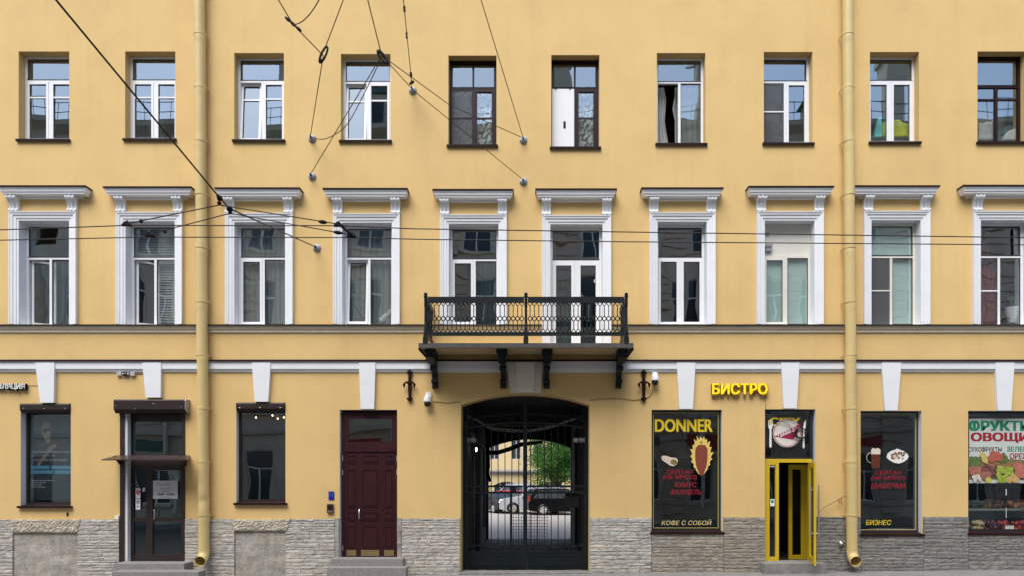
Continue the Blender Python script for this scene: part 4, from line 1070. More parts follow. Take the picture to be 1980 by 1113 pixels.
for f in fl:
    h = f[1] - f[0]
    mb = MB(); mb.frame(-0.62, 0.62, 0, h, -0.22, -0.16, 0.07); mb.box(-0.55, 0.55, -0.22, -0.165, h * 0.64, h * 0.64 + 0.08); mb.box(-0.04, 0.04, -0.219, -0.166, 0.07, h * 0.64); mb.mi = 1; mb.box(-0.56, 0.56, -0.235, -0.221, 0.05, h - 0.05)
    mb.mi = 2; mb.box(-0.75, 0.75, 0.001, 0.12, -0.16, -0.02)
    src = None
    for x in OB:
        if abs(x) > 22: continue
        if src is None:
            mb2 = mb; src = mb.build("window", [PVC, OPG, OPW], OPP, origin=(0, 0, 0), fix=True); o = src
        else:
            o = src.copy(); COL.objects.link(o)
        o.location = Vector((x, OPY, f[0])) - WLOC[OPP]

# ------------------------------------------------------------------ drainpipes
def drainpipe(xt, xb_, label, ymouth):
    t = thing("drainpipe", label, "drainpipe", (X(xb_), -0.16, az(ymouth, -0.3)), "ochre drainpipes on the facade")
    Y = -0.17; r = 0.117
    def px_at(y): return xt + (xb_ - xt) * (y / 1080.0)
    zs3 = [-240] + [-138 + 103 * k for k in range(12)]
    P = [Vector((ax(px_at(y), Y), Y, az(y, Y))) for y in (-240, 1062)]
    # body, with slight swages and sleeve joints
    path, rad = [], []
    ys_ = list(range(-240, 1063, 6))
    jo = [-138 + 103 * k for k in range(12)]
    for y in ys_:
        d = min(abs(y - j - 8) for j in jo); e = min(abs(y - j + 6) for j in jo)
        jx = 0.006 * math.sin(int((y + 138) // 103) * 2.3 + xt); path.append(Vector((ax(px_at(y), Y) + jx, Y + (0.028 * math.exp(-((y - 968) / 9.0) ** 2) if xt < 900 else 0), az(y, Y)))); rad.append(r * (1.045 if d < 7 else 1.0) + (0.006 if e < 3 else 0))
    mb = MB(); mb.tube(path, rad, 24); mb.build("pipe", PIPE, t, smooth=35)
    bot = path[-1]
    mb = MB(); el = [bot + Vector((0, 0, 0.02)), bot + Vector((0, 0, -0.02)), bot + Vector((0, -0.012, -0.10)), bot + Vector((0, -0.06, -0.17)), bot + Vector((0, -0.12, -0.21)), bot + Vector((0, -0.19, -0.235))]
    mb.tube(el, [r * 1.04, r * 1.04, r * 1.03, r * 1.03, r * 1.03, r * 1.04], 24, caps=False)
    el2 = list(reversed(el)); mb.tube(el2, [r * 1.0, r * 0.99, r * 0.99, r * 0.98, r * 0.98, r * 0.98], 24, caps=False)
    n0 = 0; nb = 24
    for k in range(24): mb.face([5 * 24 + k, 5 * 24 + (k + 1) % 24, 6 * 24 + (24 - (k + 1)) % 24, 6 * 24 + (24 - k) % 24]) if False else None
    mb.ring(el[-1], r * 1.02, 0.006, 'y', 24, 5)
    mb.build("spout", PIPE, t, smooth=50, fix=False)
    for j in jo:
        y = j
        if not (-30 < y < 1060): continue
        p = Vector((ax(px_at(y), Y), Y, az(y, Y)))
        c = MB(); c.tube([p + Vector((0, 0, -0.018)), p + Vector((0, 0, -0.017)), p + Vector((0, 0, 0.017)), p + Vector((0, 0, 0.018))], [r, r * 1.09, r * 1.09, r], 24)
        for s in (-1, 1): c.box(p.x + s * r * 1.05 - 0.02, p.x + s * r * 1.05 + 0.02, Y - 0.012, Y + 0.012, p.z - 0.014, p.z + 0.014)
        c.tube([p + Vector((r * 1.12, 0.0, 0)), Vector((p.x + r * 1.12, -0.002, p.z))], 0.008, 6); c.tube([p + Vector((-r * 1.12, 0.0, 0)), Vector((p.x - r * 1.12, -0.002, p.z))], 0.008, 6)
        c.build("pipe_clamp", PIPE, t, smooth=40)
    return t
drainpipe(385.5, 394.5, "ochre drainpipe between the salon door and the maroon door", 1098)
drainpipe(1638.5, 1648, "ochre drainpipe between the yellow bistro door and the beer mug window", 1094)

# ------------------------------------------------------------------ passage gate
GY = 0.52
GATE = thing("passage_gate", "dark iron gate of bars and rings closing the arched passage", "gate", (acx, GY, 0))
def gp(px, py): return at(px, py, GY)
mb = MB()
gx0, gx1 = ax(897, GY), ax(1137, GY); zb0 = az(1101, GY)
def box_px(mb, a, b, t, bt, y0=GY - 0.025, y1=GY + 0.025): mb.box(ax(a, GY), ax(b, GY), y0, y1, az(bt, GY), az(t, GY))
box_px(mb, 897, 903, 790, 1099); box_px(mb, 1131, 1137, 790, 1099)
box_px(mb, 1011.5, 1019.5, 776, 1099, GY - 0.04, GY + 0.04)
mb.build("gate_post", IRON, GATE)
def arcz(px, c, drop): u = (px - 1016) / 120.0; return c + drop * u * u
mb = MB()
for c in (799, 816):
    mb.tube([(ax(p, GY), GY, az(arcz(p, c, 12), GY)) for p in range(898, 1137, 8)], 0.02, 6)
for k in range(-4, 5):
    if k == 0: continue
    p = 1016 + k * 26; mb.ring((ax(p, GY), GY, az(arcz(p, 807.5, 12), GY)), 0.066, 0.011, 'y', 14, 5)
for p in range(908, 1130, 13):
    if abs(p - 1016) > 6: mb.tube([(ax(p, GY), GY, az(arcz(p, 799, 12), GY)), (ax(p, GY), GY, az(arcz(p, 772, 14), GY))], 0.009, 5)
mb.build("overhead_lattice", IRON, GATE)
for a, b, nm in ((904, 1011, 0), (1020, 1131, 1)):
    mb = MB()
    for t, bt in ((937, 941), (949, 953), (1052, 1055), (1064, 1068)): box_px(mb, a, b, t, bt, GY - 0.018, GY + 0.018)
    p = a + 6
    while p < b - 2:
        mb.tube([gp(p, arcz(p, 816, 12)), gp(p, 1052)], 0.0105, 5); p += 13.3
    p = a + 13
    while p < b - 6:
        mb.ring(gp(p, 945), 0.043, 0.009, 'y', 12, 5); mb.ring(gp(p, 1060), 0.045, 0.009, 'y', 12, 5); p += 26.6
    mb.build("bars", IRON, GATE)
    mb = MB(); box_px(mb, a, b, 1068, 1099, GY - 0.01, GY + 0.01); mb.frame(ax(a + 5, GY), ax(b - 5, GY), az(1093, GY), az(1072, GY), GY - 0.02, GY - 0.0105, 0.025); mb.build("lower_panel", IRON, GATE)
mb = MB(); box_px(mb, 986, 990.5, 937, 1099, GY - 0.034, GY + 0.034); mb.build("wicket_post", IRON, GATE)
mb = MB()
for p in range(993, 1062, 5):
    if 1008 < p < 1020: continue
    mb.tube([gp(p, 993), gp(p, 1052)], 0.0045, 4)
for y in range(993, 1053, 6): mb.tube([gp(991, y), gp(1060, y)], 0.0045, 4)
mb.build("wire_mesh", IRON, GATE)
mb = MB(); p = gp(994, 945); mb.box(p.x - 0.05, p.x + 0.05, GY - 0.07, GY - 0.036, p.z - 0.07, p.z + 0.07); mb.build("lock_case", BLKIRON, GATE)
mb = MB(); p = gp(1108, 963); mb.box(ax(1094, GY), ax(1118, GY), GY + 0.03, GY + 0.16, az(980, GY), az(950, GY)); mb.build("letter_box", BLKIRON, GATE)

# things inside the passage
for a, b, lb in ((896, 918, "white gate closer arm box at the left passage wall"), (1110, 1138, "white gate closer arm box at the right passage wall")):
    mb = MB(); y = 0.75; mb.box(ax(a, y), ax(b, y), y, y + 0.5, az(853, y), az(845, y)); mb.box(ax(a, y) + 0.02, ax(b, y) - 0.02, y - 0.02, y - 0.001, az(851, y), az(847, y))
    tag(mb.build("gate_closer", mat("dusty_white_metal", (0.5, 0.49, 0.46), 0.6, 0.2, 6), bevel=0.01), lb, "gate closer", "gate closers in the passage")
L_ = thing("passage_lamp", "small lit bulb lamp on the left wall inside the passage", "lamp", at(921, 868, 2.5))
mb = MB(); p = at(921, 868, 2.5); mb.box(p.x - 0.06, p.x + 0.04, 2.45, 2.55, p.z + 0.09, p.z + 0.14); mb.tube([(p.x - 0.4, 2.5, p.z + 0.11), (p.x, 2.5, p.z + 0.11)], 0.012, 6); mb.build("lamp_arm", BLKIRON, L_)
mb = MB(); mb.sphere(p, 0.034, 10, 8, (1, 1, 1.5)); mb.build("bulb", mat("lit_bulb", (0.9, 0.9, 0.85), 0.3, emit=(1.0, 0.95, 0.85), estr=3.0), L_, smooth=True)
def cable(path, r, name, label, cat="cable", group=None, m=None, seg=6, kind=None):
    mb = MB(); mb.tube(path, r, seg); o = mb.build(name, m or CABLE, smooth=True); return tag(o, label, cat, group)
def sag(p0, p1, s, n=14): return [p0.lerp(p1, i / n) - Vector((0, 0, s * 4 * (i / n) * (1 - i / n))) for i in range(n + 1)]
GREYC = mat("grey_cable", (0.30, 0.28, 0.25), 0.6, 0.1, 8)
mb = MB(); y = 0.9
for off in (0, 2.5, -2):
    pts = [at(898, 801 + off, y), at(925, 812 + off * 0.5, y), at(948, 827 + off, y), at(985, 831 + off, y), at(1020, 832 + off * 0.6, y), at(1060, 826 + off, y), at(1125, 804 + off * 0.4, y)]
    q = [pts[0]]
    for i in range(len(pts) - 1):
        for k in range(1, 5): q.append(pts[i].lerp(pts[i + 1], k / 4))
    mb.tube([q[0]] + [(q[i - 1] + q[i] * 2 + q[i + 1]) / 4 for i in range(1, len(q) - 1)] + [q[-1]], 0.011, 6)
tag(mb.build("cable_bundle", GREYC, smooth=True), "pale sagging bundle of cables slung across the top of the passage", "cable")
mb = MB()
for o in (0, 4):
    mb.tube([at(905, 840 + o, 8.4), at(942, 872 + o, 8.4), at(962, 872 + o, 8.4), at(985, 865 + o, 8.4), at(1008, 856 + o, 8.4), at(1050, 853, 8.4)], 0.045, 6)
mb.tube([at(944, 862, 8.4), at(945, 900, 8.4), at(943, 915, 8.4), at(948, 930, 8.4)], 0.05, 6)
tag(mb.build("cable_bundle", BLKIRON, smooth=True), "thick black cables looping over the courtyard end of the passage", "cable")
mb = MB(); a_, b_ = at(914, 830, 1.6), at(948, 1035, 8.0)
mb.tube([(TXA + 0.1, 1.5, 3.2), (TXA + 0.1, 6.0, 3.0), (TXA + 0.1, 6.1, 0.6)], 0.045, 8); mb.tube([(TXA + 0.12, 2.2, 3.3), (TXA + 0.1, 2.3, 0.3)], 0.03, 8)
tag(mb.build("wall_pipe", GREYM, smooth=True), "thin metal pipes running along the left wall of the passage", "pipe")

# ------------------------------------------------------------------ courtyard
CBY = 36.0
CB = thing("courtyard_building", "yellow plastered house with cornice and arched window across the courtyard", "building", (0, CBY + 4, 0))
cmx = lambda px: ax(px, CBY)
cmz = lambda py: az(py, CBY)
CW = mat("pale_yellow_plaster", (0.58, 0.45, 0.24), 0.85, 0.06, 0.6, bump=0.08)
cw = [(cmx(989 + k * 42), cmx(1007 + k * 42), cmz(887), cmz(840)) for k in range(-6, 7)] + [(cmx(989 + k * 42), cmx(1007 + k * 42), cmz(820), cmz(773)) for k in range(-6, 7)]
cl = [(cmx(955 + k * 84), cmx(1003 + k * 84), cmz(962), cmz(930)) for k in range(-3, 4)]
cx0, cx1 = -11.5, 12.0
xs4 = sorted(set([cx0, cx1] + [v for r_ in cw + cl for v in r_[:2]])); zs4 = sorted(set([-0.3, 12.5] + [v for r_ in cw + cl for v in r_[2:]]))
mb = MB()
for i in range(len(xs4) - 1):
    for j in range(len(zs4) - 1):
        a, b = (xs4[i] + xs4[i + 1]) / 2, (zs4[j] + zs4[j + 1]) / 2
        if any(r_[0] < a < r_[1] and r_[2] < b < r_[3] for r_ in cw + cl): continue
        mb.poly([(xs4[i], CBY, zs4[j]), (xs4[i + 1], CBY, zs4[j]), (xs4[i + 1], CBY, zs4[j + 1]), (xs4[i], CBY, zs4[j + 1])])
for a, b, c, d in cw + cl:
    for q in ([(a, CBY, c), (a, CBY + .2, c), (a, CBY + .2, d), (a, CBY, d)], [(b, CBY, c), (b, CBY + .2, c), (b, CBY + .2, d), (b, CBY, d)], [(a, CBY, d), (a, CBY + .2, d), (b, CBY + .2, d), (b, CBY, d)], [(a, CBY, c), (a, CBY + .2, c), (b, CBY + .2, c), (b, CBY, c)]): mb.poly(q)
for a, b, c, d in cl:                                    # segmental heads
    h = 0.28
    for k in range(8):
        u0, u1 = a + (b - a) * k / 8, a + (b - a) * (k + 1) / 8; f = lambda x_: d - h * ((x_ - (a + b) / 2) / ((b - a) / 2)) ** 2
        mb.poly([(u0, CBY + 0.001, f(u0)), (u1, CBY + 0.001, f(u1)), (u1, CBY + 0.001, d), (u0, CBY + 0.001, d)])
for x in (cx0, cx1): mb.poly([(x, CBY, -.3), (x, CBY + 9, -.3), (x, CBY + 9, 12.5), (x, CBY, 12.5)])
mb.build("wall", CW, CB, fix=False)
mb = MB(); mb.prism([(CBY - 0.3, cmz(911)), (CBY - 0.3, cmz(909)), (CBY, cmz(907)), (CBY, cmz(916)), (CBY - 0.1, cmz(916))], cx0, cx1, 'x'); mb.build("cornice", mat("grey_cornice", (0.22, 0.21, 0.2), 0.8, 0.1, 3), CB)
mb = MB(); mb.prism([(CBY - 0.5, 12.5), (CBY + 4.5, 15), (CBY + 9.4, 12.5)], cx0 - 0.3, cx1 + 0.3, 'x'); mb.build("roof", FLASH, CB)
for a, b, c, d in cw + cl:
    if not (930 < (a + b) / 2 / (DIST + CBY) * FPX + VPX < 1130): continue
    mb = MB(); mb.frame(a + .002, b - .002, c + .002, d - .002, CBY + 0.1, CBY + 0.16, 0.05); n = 1 if b - a < 1 else 3
    for k in range(1, n + 1): xx = a + (b - a) * k / (n + 1); mb.box(xx - 0.03, xx + 0.03, CBY + 0.11, CBY + 0.15, c + .05, d - .05)
    mb.mi = 1; mb.box(a + 0.01, b - 0.01, CBY + 0.165, CBY + 0.19, c + 0.01, d - 0.01)
    mb.build("window", [mat("grey_window_wood", (0.4, 0.4, 0.42), 0.5) if 'GWW' not in globals() else GWW, OPG], CB)

def car(name, label, loc, yaw, L, H, wide, col, kind='suv', group="cars parked in the courtyard"):
    t = thing(name, label, "car", loc, group)
    M_ = Matrix.Translation(Vector(loc)) @ Matrix.Rotation(yaw, 4, 'Z')
    W2 = wide / 2; s = H / 1.65
    paint = mat("car_paint", col, 0.25, 0.05, 2, coat=0.3, spec=0.3) if sum(col) > 0.1 else mat('black_car_paint', col, 0.3, spec=0.12)
    if kind == 'suv': up = [(-0.49, 0.55), (-0.485, 0.95), (-0.47, 1.0), (-0.41, 1.55), (-0.38, 1.62), (-0.1, 1.65), (0.06, 1.60), (0.20, 1.06), (0.24, 1.02), (0.42, 0.93), (0.475, 0.80), (0.495, 0.55)]
    elif kind == 'van': up = [(-0.495, 0.5), (-0.49, 1.9), (-0.47, 1.98), (0.2, 1.98), (0.26, 1.9), (0.36, 1.25), (0.46, 1.05), (0.495, 0.8), (0.5, 0.5)]
    else: up = [(-0.49, 0.5), (-0.485, 0.85), (-0.46, 0.95), (-0.36, 1.38), (-0.3, 1.45), (0.0, 1.47), (0.08, 1.42), (0.23, 0.98), (0.42, 0.86), (0.48, 0.72), (0.495, 0.5)]
    low = [(0.49, 0.3), (0.40, 0.22)]
    wr = 0.34 * s; wxs = (0.30, -0.29)
    for wx in wxs:
        arcs = [(wx + (wr + 0.05) / L * math.cos(a * math.pi / 8), max(0.22, 0.33 + (wr + 0.05) * math.sin(a * math.pi / 8) / s)) for a in range(9)]
        low += [(arcs[0][0], 0.22)] + arcs + [(arcs[-1][0], 0.22)]
    low += [(-0.40, 0.22), (-0.48, 0.3)]
    prof = [(x * L, z * s) for x, z in up + low]
    def hw(z): return W2 * (1.0 - 0.04 * abs(z - 0.75 * s) - (0.22 * max(0, z - 1.0 * s) / (0.65 * s)))
    mb = MB(); n = len(prof)
    tri = None
    from mathutils.geometry import tessellate_polygon
    tri = tessellate_polygon([[Vector((x, z, 0)) for x, z in prof]])
    for sg in (-1, 1):
        b0 = len(mb.v); mb.v += [(x, sg * hw(z), z) for x, z in prof]
        for tr in tri: mb.face([b0 + i for i in tr])
    for i in range(n): j = (i + 1) % n; mb.face([i, j, n + j, n + i])
    mb.xform(0, M_); mb.build("body", paint, t, smooth=35)
    # glasshouse: side windows, windscreen and rear window
    gz0, gz1 = (1.04 if kind != 'van' else 1.2) * s, (1.52 if kind == 'suv' else 1.36 if kind == 'car' else 1.75) * s
    xb, xf = {'suv': (-0.43, 0.19), 'van': (0.05, 0.33), 'car': (-0.41, 0.20)}[kind]
    xb2, xf2 = {'suv': (-0.37, 0.075), 'van': (0.05, 0.27), 'car': (-0.32, 0.09)}[kind]
    CG = OPG
    nwin = 3 if kind == 'suv' else 2 if kind == 'car' else 1
    for sg in (-1, 1):
        for k in range(nwin):
            u0, u1 = k / nwin + 0.012, (k + 1) / nwin - 0.012
            mb = MB(); q = []
            for u, zz, a, b in ((u0, gz0, xb, xf), (u1, gz0, xb, xf), (u1, gz1, xb2, xf2), (u0, gz1, xb2, xf2)): q.append(((a + (b - a) * u) * L, sg * (hw(zz) + 0.006), zz))
            q2 = [(x, y - sg * 0.02, z) for x, y, z in q]
            mb.poly(q); mb.poly(q2)
            for i in range(4): mb.poly([q[i], q[(i + 1) % 4], q2[(i + 1) % 4], q2[i]])
            mb.xform(0, M_); mb.build("side_window", CG, t)
    def endglass(pa, pb, nm):
        (xa, za), (xc, zc2) = pa, pb; mb = MB(); d = 0.012 if xa > 0 or kind == 'van' else -0.012
        q = [(xa * L + d, -hw(za * s) * 0.88, za * s), (xa * L + d, hw(za * s) * 0.88, za * s), (xc * L + d, hw(zc2 * s) * 0.86, zc2 * s), (xc * L + d, -hw(zc2 * s) * 0.86, zc2 * s)]
        mb.poly(q); mb.poly([(x - d, y, z) for x, y, z in q])
        for i in range(4): a, b = q[i], q[(i + 1) % 4]; mb.poly([a, b, (b[0] - d, b[1], b[2]), (a[0] - d, a[1], a[2])])
        mb.xform(0, M_); mb.build(nm, CG, t)
    if kind == 'suv': endglass((0.19, 1.10), (0.07, 1.57), "windscreen"); endglass((-0.465, 1.05), (-0.415, 1.52), "rear_window")
    elif kind == 'car': endglass((0.22, 1.01), (0.09, 1.40), "windscreen"); endglass((-0.45, 0.98), (-0.37, 1.36), "rear_window")
    else: endglass((0.355, 1.28), (0.265, 1.86), "windscreen")
    for wx in wxs:
        for sg in (-1, 1):
            mb = MB(); c = (wx * L, sg * (W2 - 0.13), 0.0); y0_, y1_ = sg * (W2 - 0.22), sg * (W2 - 0.01)
            mb.tube([(c[0], y0_, wr), (c[0], y0_ + sg * 0.02, wr), (c[0], y1_ - sg * 0.02, wr), (c[0], y1_, wr)], [wr * 0.94, wr, wr, wr * 0.92], 22); mb.xform(0, M_); w_ = mb.build("wheel", BLACKP, t, smooth=40)
            mb = MB(); mb.tube([(c[0], y1_ - sg * 0.03, wr), (c[0], y1_ + sg * 0.004, wr)], [wr * 0.66, wr * 0.66], 20)
            for k in range(5):
                a = k * 1.2566; mb.tube([(c[0], y1_ + sg * 0.008, wr), (c[0] + wr * 0.62 * math.cos(a), y1_ + sg * 0.008, wr + wr * 0.62 * math.sin(a))], 0.03, 5)
            mb.xform(0, M_); mb.build("rim", STEEL, w_)
    for sg in (-1, 1):
        mb = MB(); b0 = 0; mb.sphere((0.462 * L, sg * (W2 - 0.22), 0.82 * s * (1 if kind != 'car' else 0.93)), 0.13, 10, 6, (1.0, 1.25, 0.6)); mb.xform(0, M_); mb.build("headlight", WHITEP, t, smooth=True)
        mb = MB(); zz = (1.0 if kind == 'suv' else 0.85) * s; mb.box(-0.490 * L, -0.455 * L, sg * (W2 - 0.06) - 0.11, sg * (W2 - 0.06) + 0.045, zz - 0.12, zz + 0.14); mb.xform(0, M_); mb.build("taillight", mat("red_lens", (0.35, 0.02, 0.02), 0.2), t)
        mb = MB(); mb.sphere(((xf - 0.03) * L, sg * (W2 + 0.06), gz0 + 0.04), 0.1, 8, 6, (0.7, 0.9, 0.75)); mb.xform(0, M_); mb.build("mirror", paint, t, smooth=True)
    if kind == 'suv':
        for sg in (-1, 1): mb = MB(); mb.tube([(-0.36 * L, sg * hw(1.6 * s) * 0.93, 1.66 * s), (-0.33 * L, sg * hw(1.6 * s) * 0.93, 1.7 * s), (0.0, sg * hw(1.6 * s) * 0.93, 1.7 * s), (0.04 * L, sg * hw(1.6 * s) * 0.93, 1.64 * s)], 0.018, 6); mb.xform(0, M_); mb.build("roof_rail", GREYM, t)
    mb = MB(); mb.box(0.47 * L, 0.502 * L, -W2 * 0.5, W2 * 0.5, 0.4 * s, 0.62 * s); mb.xform(0, M_); mb.build("grille", BLACKP, t)
    return t
def gpos(px, Y): return (ax(px, Y), Y, -0.02)
car("parked_car", "black sport utility car parked behind the gate in front of the tree", gpos(1089, 25.9), R(4), 4.3, 1.55, 1.8, (0.004, 0.004, 0.005))
car("parked_car", "silver grey crossover car with its nose to the left beside the black car", gpos(1031, 27.6), R(184), 4.25, 1.62, 1.8, (0.38, 0.39, 0.41))
car("parked_car", "dark grey hatchback car half hidden at the left of the silver car", gpos(962, 28.9), R(-62), 4.0, 1.45, 1.75, (0.03, 0.03, 0.035), 'car')
car("parked_car", "red hatchback car seen above the dark grey hatchback", gpos(972, 33.2), R(178), 4.0, 1.5, 1.75, (0.36, 0.01, 0.03), 'car')
car("parked_car", "pale blue car roof seen under the arched courtyard window", gpos(985, 34.2), R(180), 4.4, 1.72, 1.8, (0.42, 0.52, 0.62))

# tree of the courtyard
TREE = thing("courtyard_tree", "leafy green tree standing behind the black car in the courtyard", "tree", gpos(1084, 30.5))
BARK = mat("tree_bark", (0.07, 0.055, 0.04), 0.95, 0.3, 9, bump=0.5)
rt = random.Random(3)
base = Vector(gpos(1084, 30.5)); mb = MB()
tips = []
def grow(p, d, r, depth):
    L = (1.9 if depth == 0 else rt.uniform(1.0, 1.7)) * (0.86 ** depth); path = [p]; q = p
    for i in range(4):
        d = (d + Vector((rt.uniform(-.16, .16), rt.uniform(-.16, .16), rt.uniform(-.03, .1)))).normalized(); q = q + d * L / 4; path.append(q)
    mb.tube(path, [r * (1 - 0.35 * i / 4) for i in range(5)], 7)
    if depth >= 3: tips.append(q); return
    for k in range(3 if depth else 5):
        a = rt.uniform(0, 6.28); sp = rt.uniform(0.45, 1.0)
        nd = (d + Vector((math.cos(a) * sp, math.sin(a) * sp, rt.uniform(-0.25, 0.3)))).normalized(); grow(path[rt.choice([2, 3, 4])], nd, r * 0.55, depth + 1)
grow(base, Vector((0, 0, 1)), 0.2, 0)
mb.build("trunk", BARK, TREE, smooth=True)
LEAF = mat("green_leaves", (0.055, 0.14, 0.02), 0.6, tint=True)
_N, _L = LEAF.node_tree.nodes, LEAF.node_tree.links
_t = _N.new("ShaderNodeBsdfTranslucent"); _q = _N.new("ShaderNodeMixShader"); _q.inputs[0].default_value = 0.4
_a = [n for n in _N if n.type == 'ATTRIBUTE'][0]
_L.new(_a.outputs['Color'], _t.inputs[0]); _L.new(_N["Principled BSDF"].outputs[0], _q.inputs[1]); _L.new(_t.outputs[0], _q.inputs[2]); _L.new(_q.outputs[0], _N["Material Output"].inputs[0])
mb = MB()
tips = [q_ for q_ in tips if abs(q_.x - base.x) < 1.9]
for k in range(230): tips.append(base + Vector((rt.uniform(-1.75, 2.6) , rt.gauss(0, 1.0), 3.7 + rt.gauss(0, 1.3))))
for tp in tips:
    if tp.z < 1.7: continue
    shade = rt.uniform(0.7, 1.3); rr = rt.uniform(0.25, 0.45)
    for k in range(75):
        c = tp + Vector((rt.gauss(0, rr), rt.gauss(0, rr), rt.gauss(0, rr * 0.6)))
        if c.z < 1.55: continue
        w = rt.uniform(0.05, 0.09); n = Vector((rt.gauss(0, 1), rt.gauss(0, 1), rt.gauss(0.6, 1))).normalized(); u = n.orthogonal().normalized(); v = n.cross(u)
        a = rt.uniform(0, 6.28); u, v = u * math.cos(a) + v * math.sin(a), v * math.cos(a) - u * math.sin(a)
        s_ = shade * rt.uniform(0.75, 1.25); mb.tint = (0.06 * s_, 0.17 * s_, 0.02 * s_)
        mb.poly([c - u * w, c - v * w * 0.55, c + u * w * 1.1, c + v * w * 0.55])
mb.build("crown", LEAF, TREE, fix=False)

# ------------------------------------------------------------------ wall anchors and overhead wires
def anchor(px, py, label):
    t = thing("wall_anchor", label, "wall anchor", (X(px), 0, Z(py)), "wire anchors on the facade")
    mb = MB(); x, z = X(px), Z(py)
    mb.tube([(x, -0.002, z), (x, -0.03, z), (x, -0.06, z), (x, -0.075, z)], [0.088, 0.082, 0.05, 0.02], 18); mb.build("rosette", mat("galvanised_plate", (0.34, 0.36, 0.39), 0.6, 0.3, 14), t, smooth=40)
    mb = MB(); mb.tube([(x, -0.06, z), (x, -0.14, z - 0.005)], 0.016, 8); mb.ring((x, -0.15, z - 0.02), 0.03, 0.009, 'x', 12, 5); mb.build("eye_bolt", BLKIRON, t, smooth=True)
    return Vector((x, -0.15, z - 0.02))
A1 = anchor(604, 269, "upper left wire anchor between the third and fourth top windows")
A2 = anchor(604, 342, "wire anchor below the sill level between the third and fourth top windows")
A3 = anchor(1012, 272, "upper wire anchor between the two brown framed top windows")
A4 = anchor(1012, 352, "lower wire anchor above the gap between the two balcony windows")
A5 = anchor(613, 480, "wire anchor right of the third middle window, level with its panes")
A6 = anchor(798, 176, "single wire anchor beside the fourth top window near its upper pane")
def poly(*pts): return [Vector(p) for p in pts]
WIRES = "overhead wires in front of the facade"
def eyelet(mb, p, r=0.05): mb.sphere(p, r, 8, 6, (0.7, 0.7, 1.3))
# nodes where span wires meet
N1 = at(738, 108, -3.4); N2 = at(625, 108, -3.2); N3 = at(567, 48, -3.6)
def wire(paths, r, label, name="span_wire", beads=()):
    t = thing(name, label, "wire", paths[0][0], WIRES)
    mb = MB()
    for p in paths: mb.tube(p, r, 6)
    mb.build("steel_rope", CABLE, t, smooth=True)
    for p0, p1, rr, n in beads:
        mb = MB(); p0, p1 = Vector(p0), Vector(p1); d = (p1 - p0)
        if n == 2 and rr > 0.035:                       # oval thimble where two ropes meet
            sd = d.cross(Vector((0, 1, 0))).normalized() * rr; c_ = (p0 + p1) / 2
            mb.tube([c_ + d * 0.5 * math.cos(k * 0.4488) + sd * math.sin(k * 0.4488) for k in range(14)], 0.02, 6, closed=True); mb.sphere(c_ - d * 0.35, 0.032, 8, 6); mb.build("thimble", BLKIRON, t, smooth=True); continue
        prof = []
        for k in range(n * 6 + 1):
            u = k / (n * 6); prof.append((p0 + d * u, rr * (0.45 + 0.55 * abs(math.sin(u * n * math.pi)))))
        mb.tube([q for q, _ in prof], [w for _, w in prof], 8); mb.build("insulator", BLKIRON, t, smooth=True)
    return t
def far_end(p, px, py, d0, far=-18.3):
    """carry a wire from p through the view point (px, py) at distance d0 on to the house across the street"""
    q = at(px, py, d0 - DIST); v = (q - p); k = (far - p.y) / v.y
    return [p, p + v * k]
wire([far_end(N3, 538, 0, 12.0), [N3, N2], sag(N3, at(617, 0, -4.6), 0.10) + [far_end(at(617, 0, -4.6), 640, -40, 10.6)[1]]], 0.009, "span wire with a slack loop at the upper left of the tangle", beads=[(N3 + Vector((-0.14, 0, 0.13)), N3 + Vector((0.14, 0, -0.12)), 0.03, 3)])
wire([far_end(N2 + Vector((0.02, 0, 0.1)), 664, 0, 11.8), [N2, A1]], 0.009, "nearly vertical wire tied to the upper left anchor", beads=[(N2 + Vector((-0.06, 0, -0.13)), N2 + Vector((0.07, 0, 0.16)), 0.042, 2)])
sl = sag(at(735, 120, -3.4), A1, 0.0)
w1 = [at(735, 118, -3.4), at(705, 180, -2.4), at(672, 240, -1.3), at(645, 262, -0.6), at(622, 270, -0.3), A1]
def smooth_path(pts, n=6):
    out = []
    P_ = [pts[0]] + list(pts) + [pts[-1]]
    for i in range(1, len(P_) - 2):
        for k in range(n):
            t = k / n; a, b, c, d = P_[i - 1], P_[i], P_[i + 1], P_[i + 2]
            out.append(0.5 * ((2 * b) + (c - a) * t + (2 * a - 5 * b + 4 * c - d) * t * t + (3 * b - a - 3 * c + d) * t ** 3))
    return out + [pts[-1]]
wire([smooth_path(w1)], 0.009, "slack wire curving down to the upper left anchor")
wire([far_end(N1, 711, 0, 11.9), [N1, A2]], 0.009, "long slanting wire running to the anchor below the third window", beads=[(N1 + Vector((-0.07, 0, 0.09)), N1 + Vector((0.09, 0, -0.13)), 0.04, 2)])
wire([[N1, at(870, 204, -1.4), A3]], 0.008, "wire running right to the upper anchor across the brown window")
wire([[N1, at(800, 176, -2.6), A4]], 0.008, "wire sloping right to the lower anchor above the balcony windows")
wire([far_end(A3, 930, 0, 13.2)], 0.008, "steep wire dropping from the top edge to the upper right anchor")
p6 = at(795, 150, -0.8)
wire([far_end(p6, 780, 0, 13.0), [p6, A6]], 0.008, "thin beaded wire dropping to the single anchor", beads=[(at(781.5, 12, -2.7), at(782.3, 24, -2.5), 0.025, 2), (at(786, 62, -2.05), at(786.8, 76, -1.9), 0.022, 2), (at(794, 140, -0.9), p6, 0.03, 3), (p6 + Vector((0.01, .1, -0.04)), A6 + Vector((0, -0.06, 0.06)), 0.045, 2)])
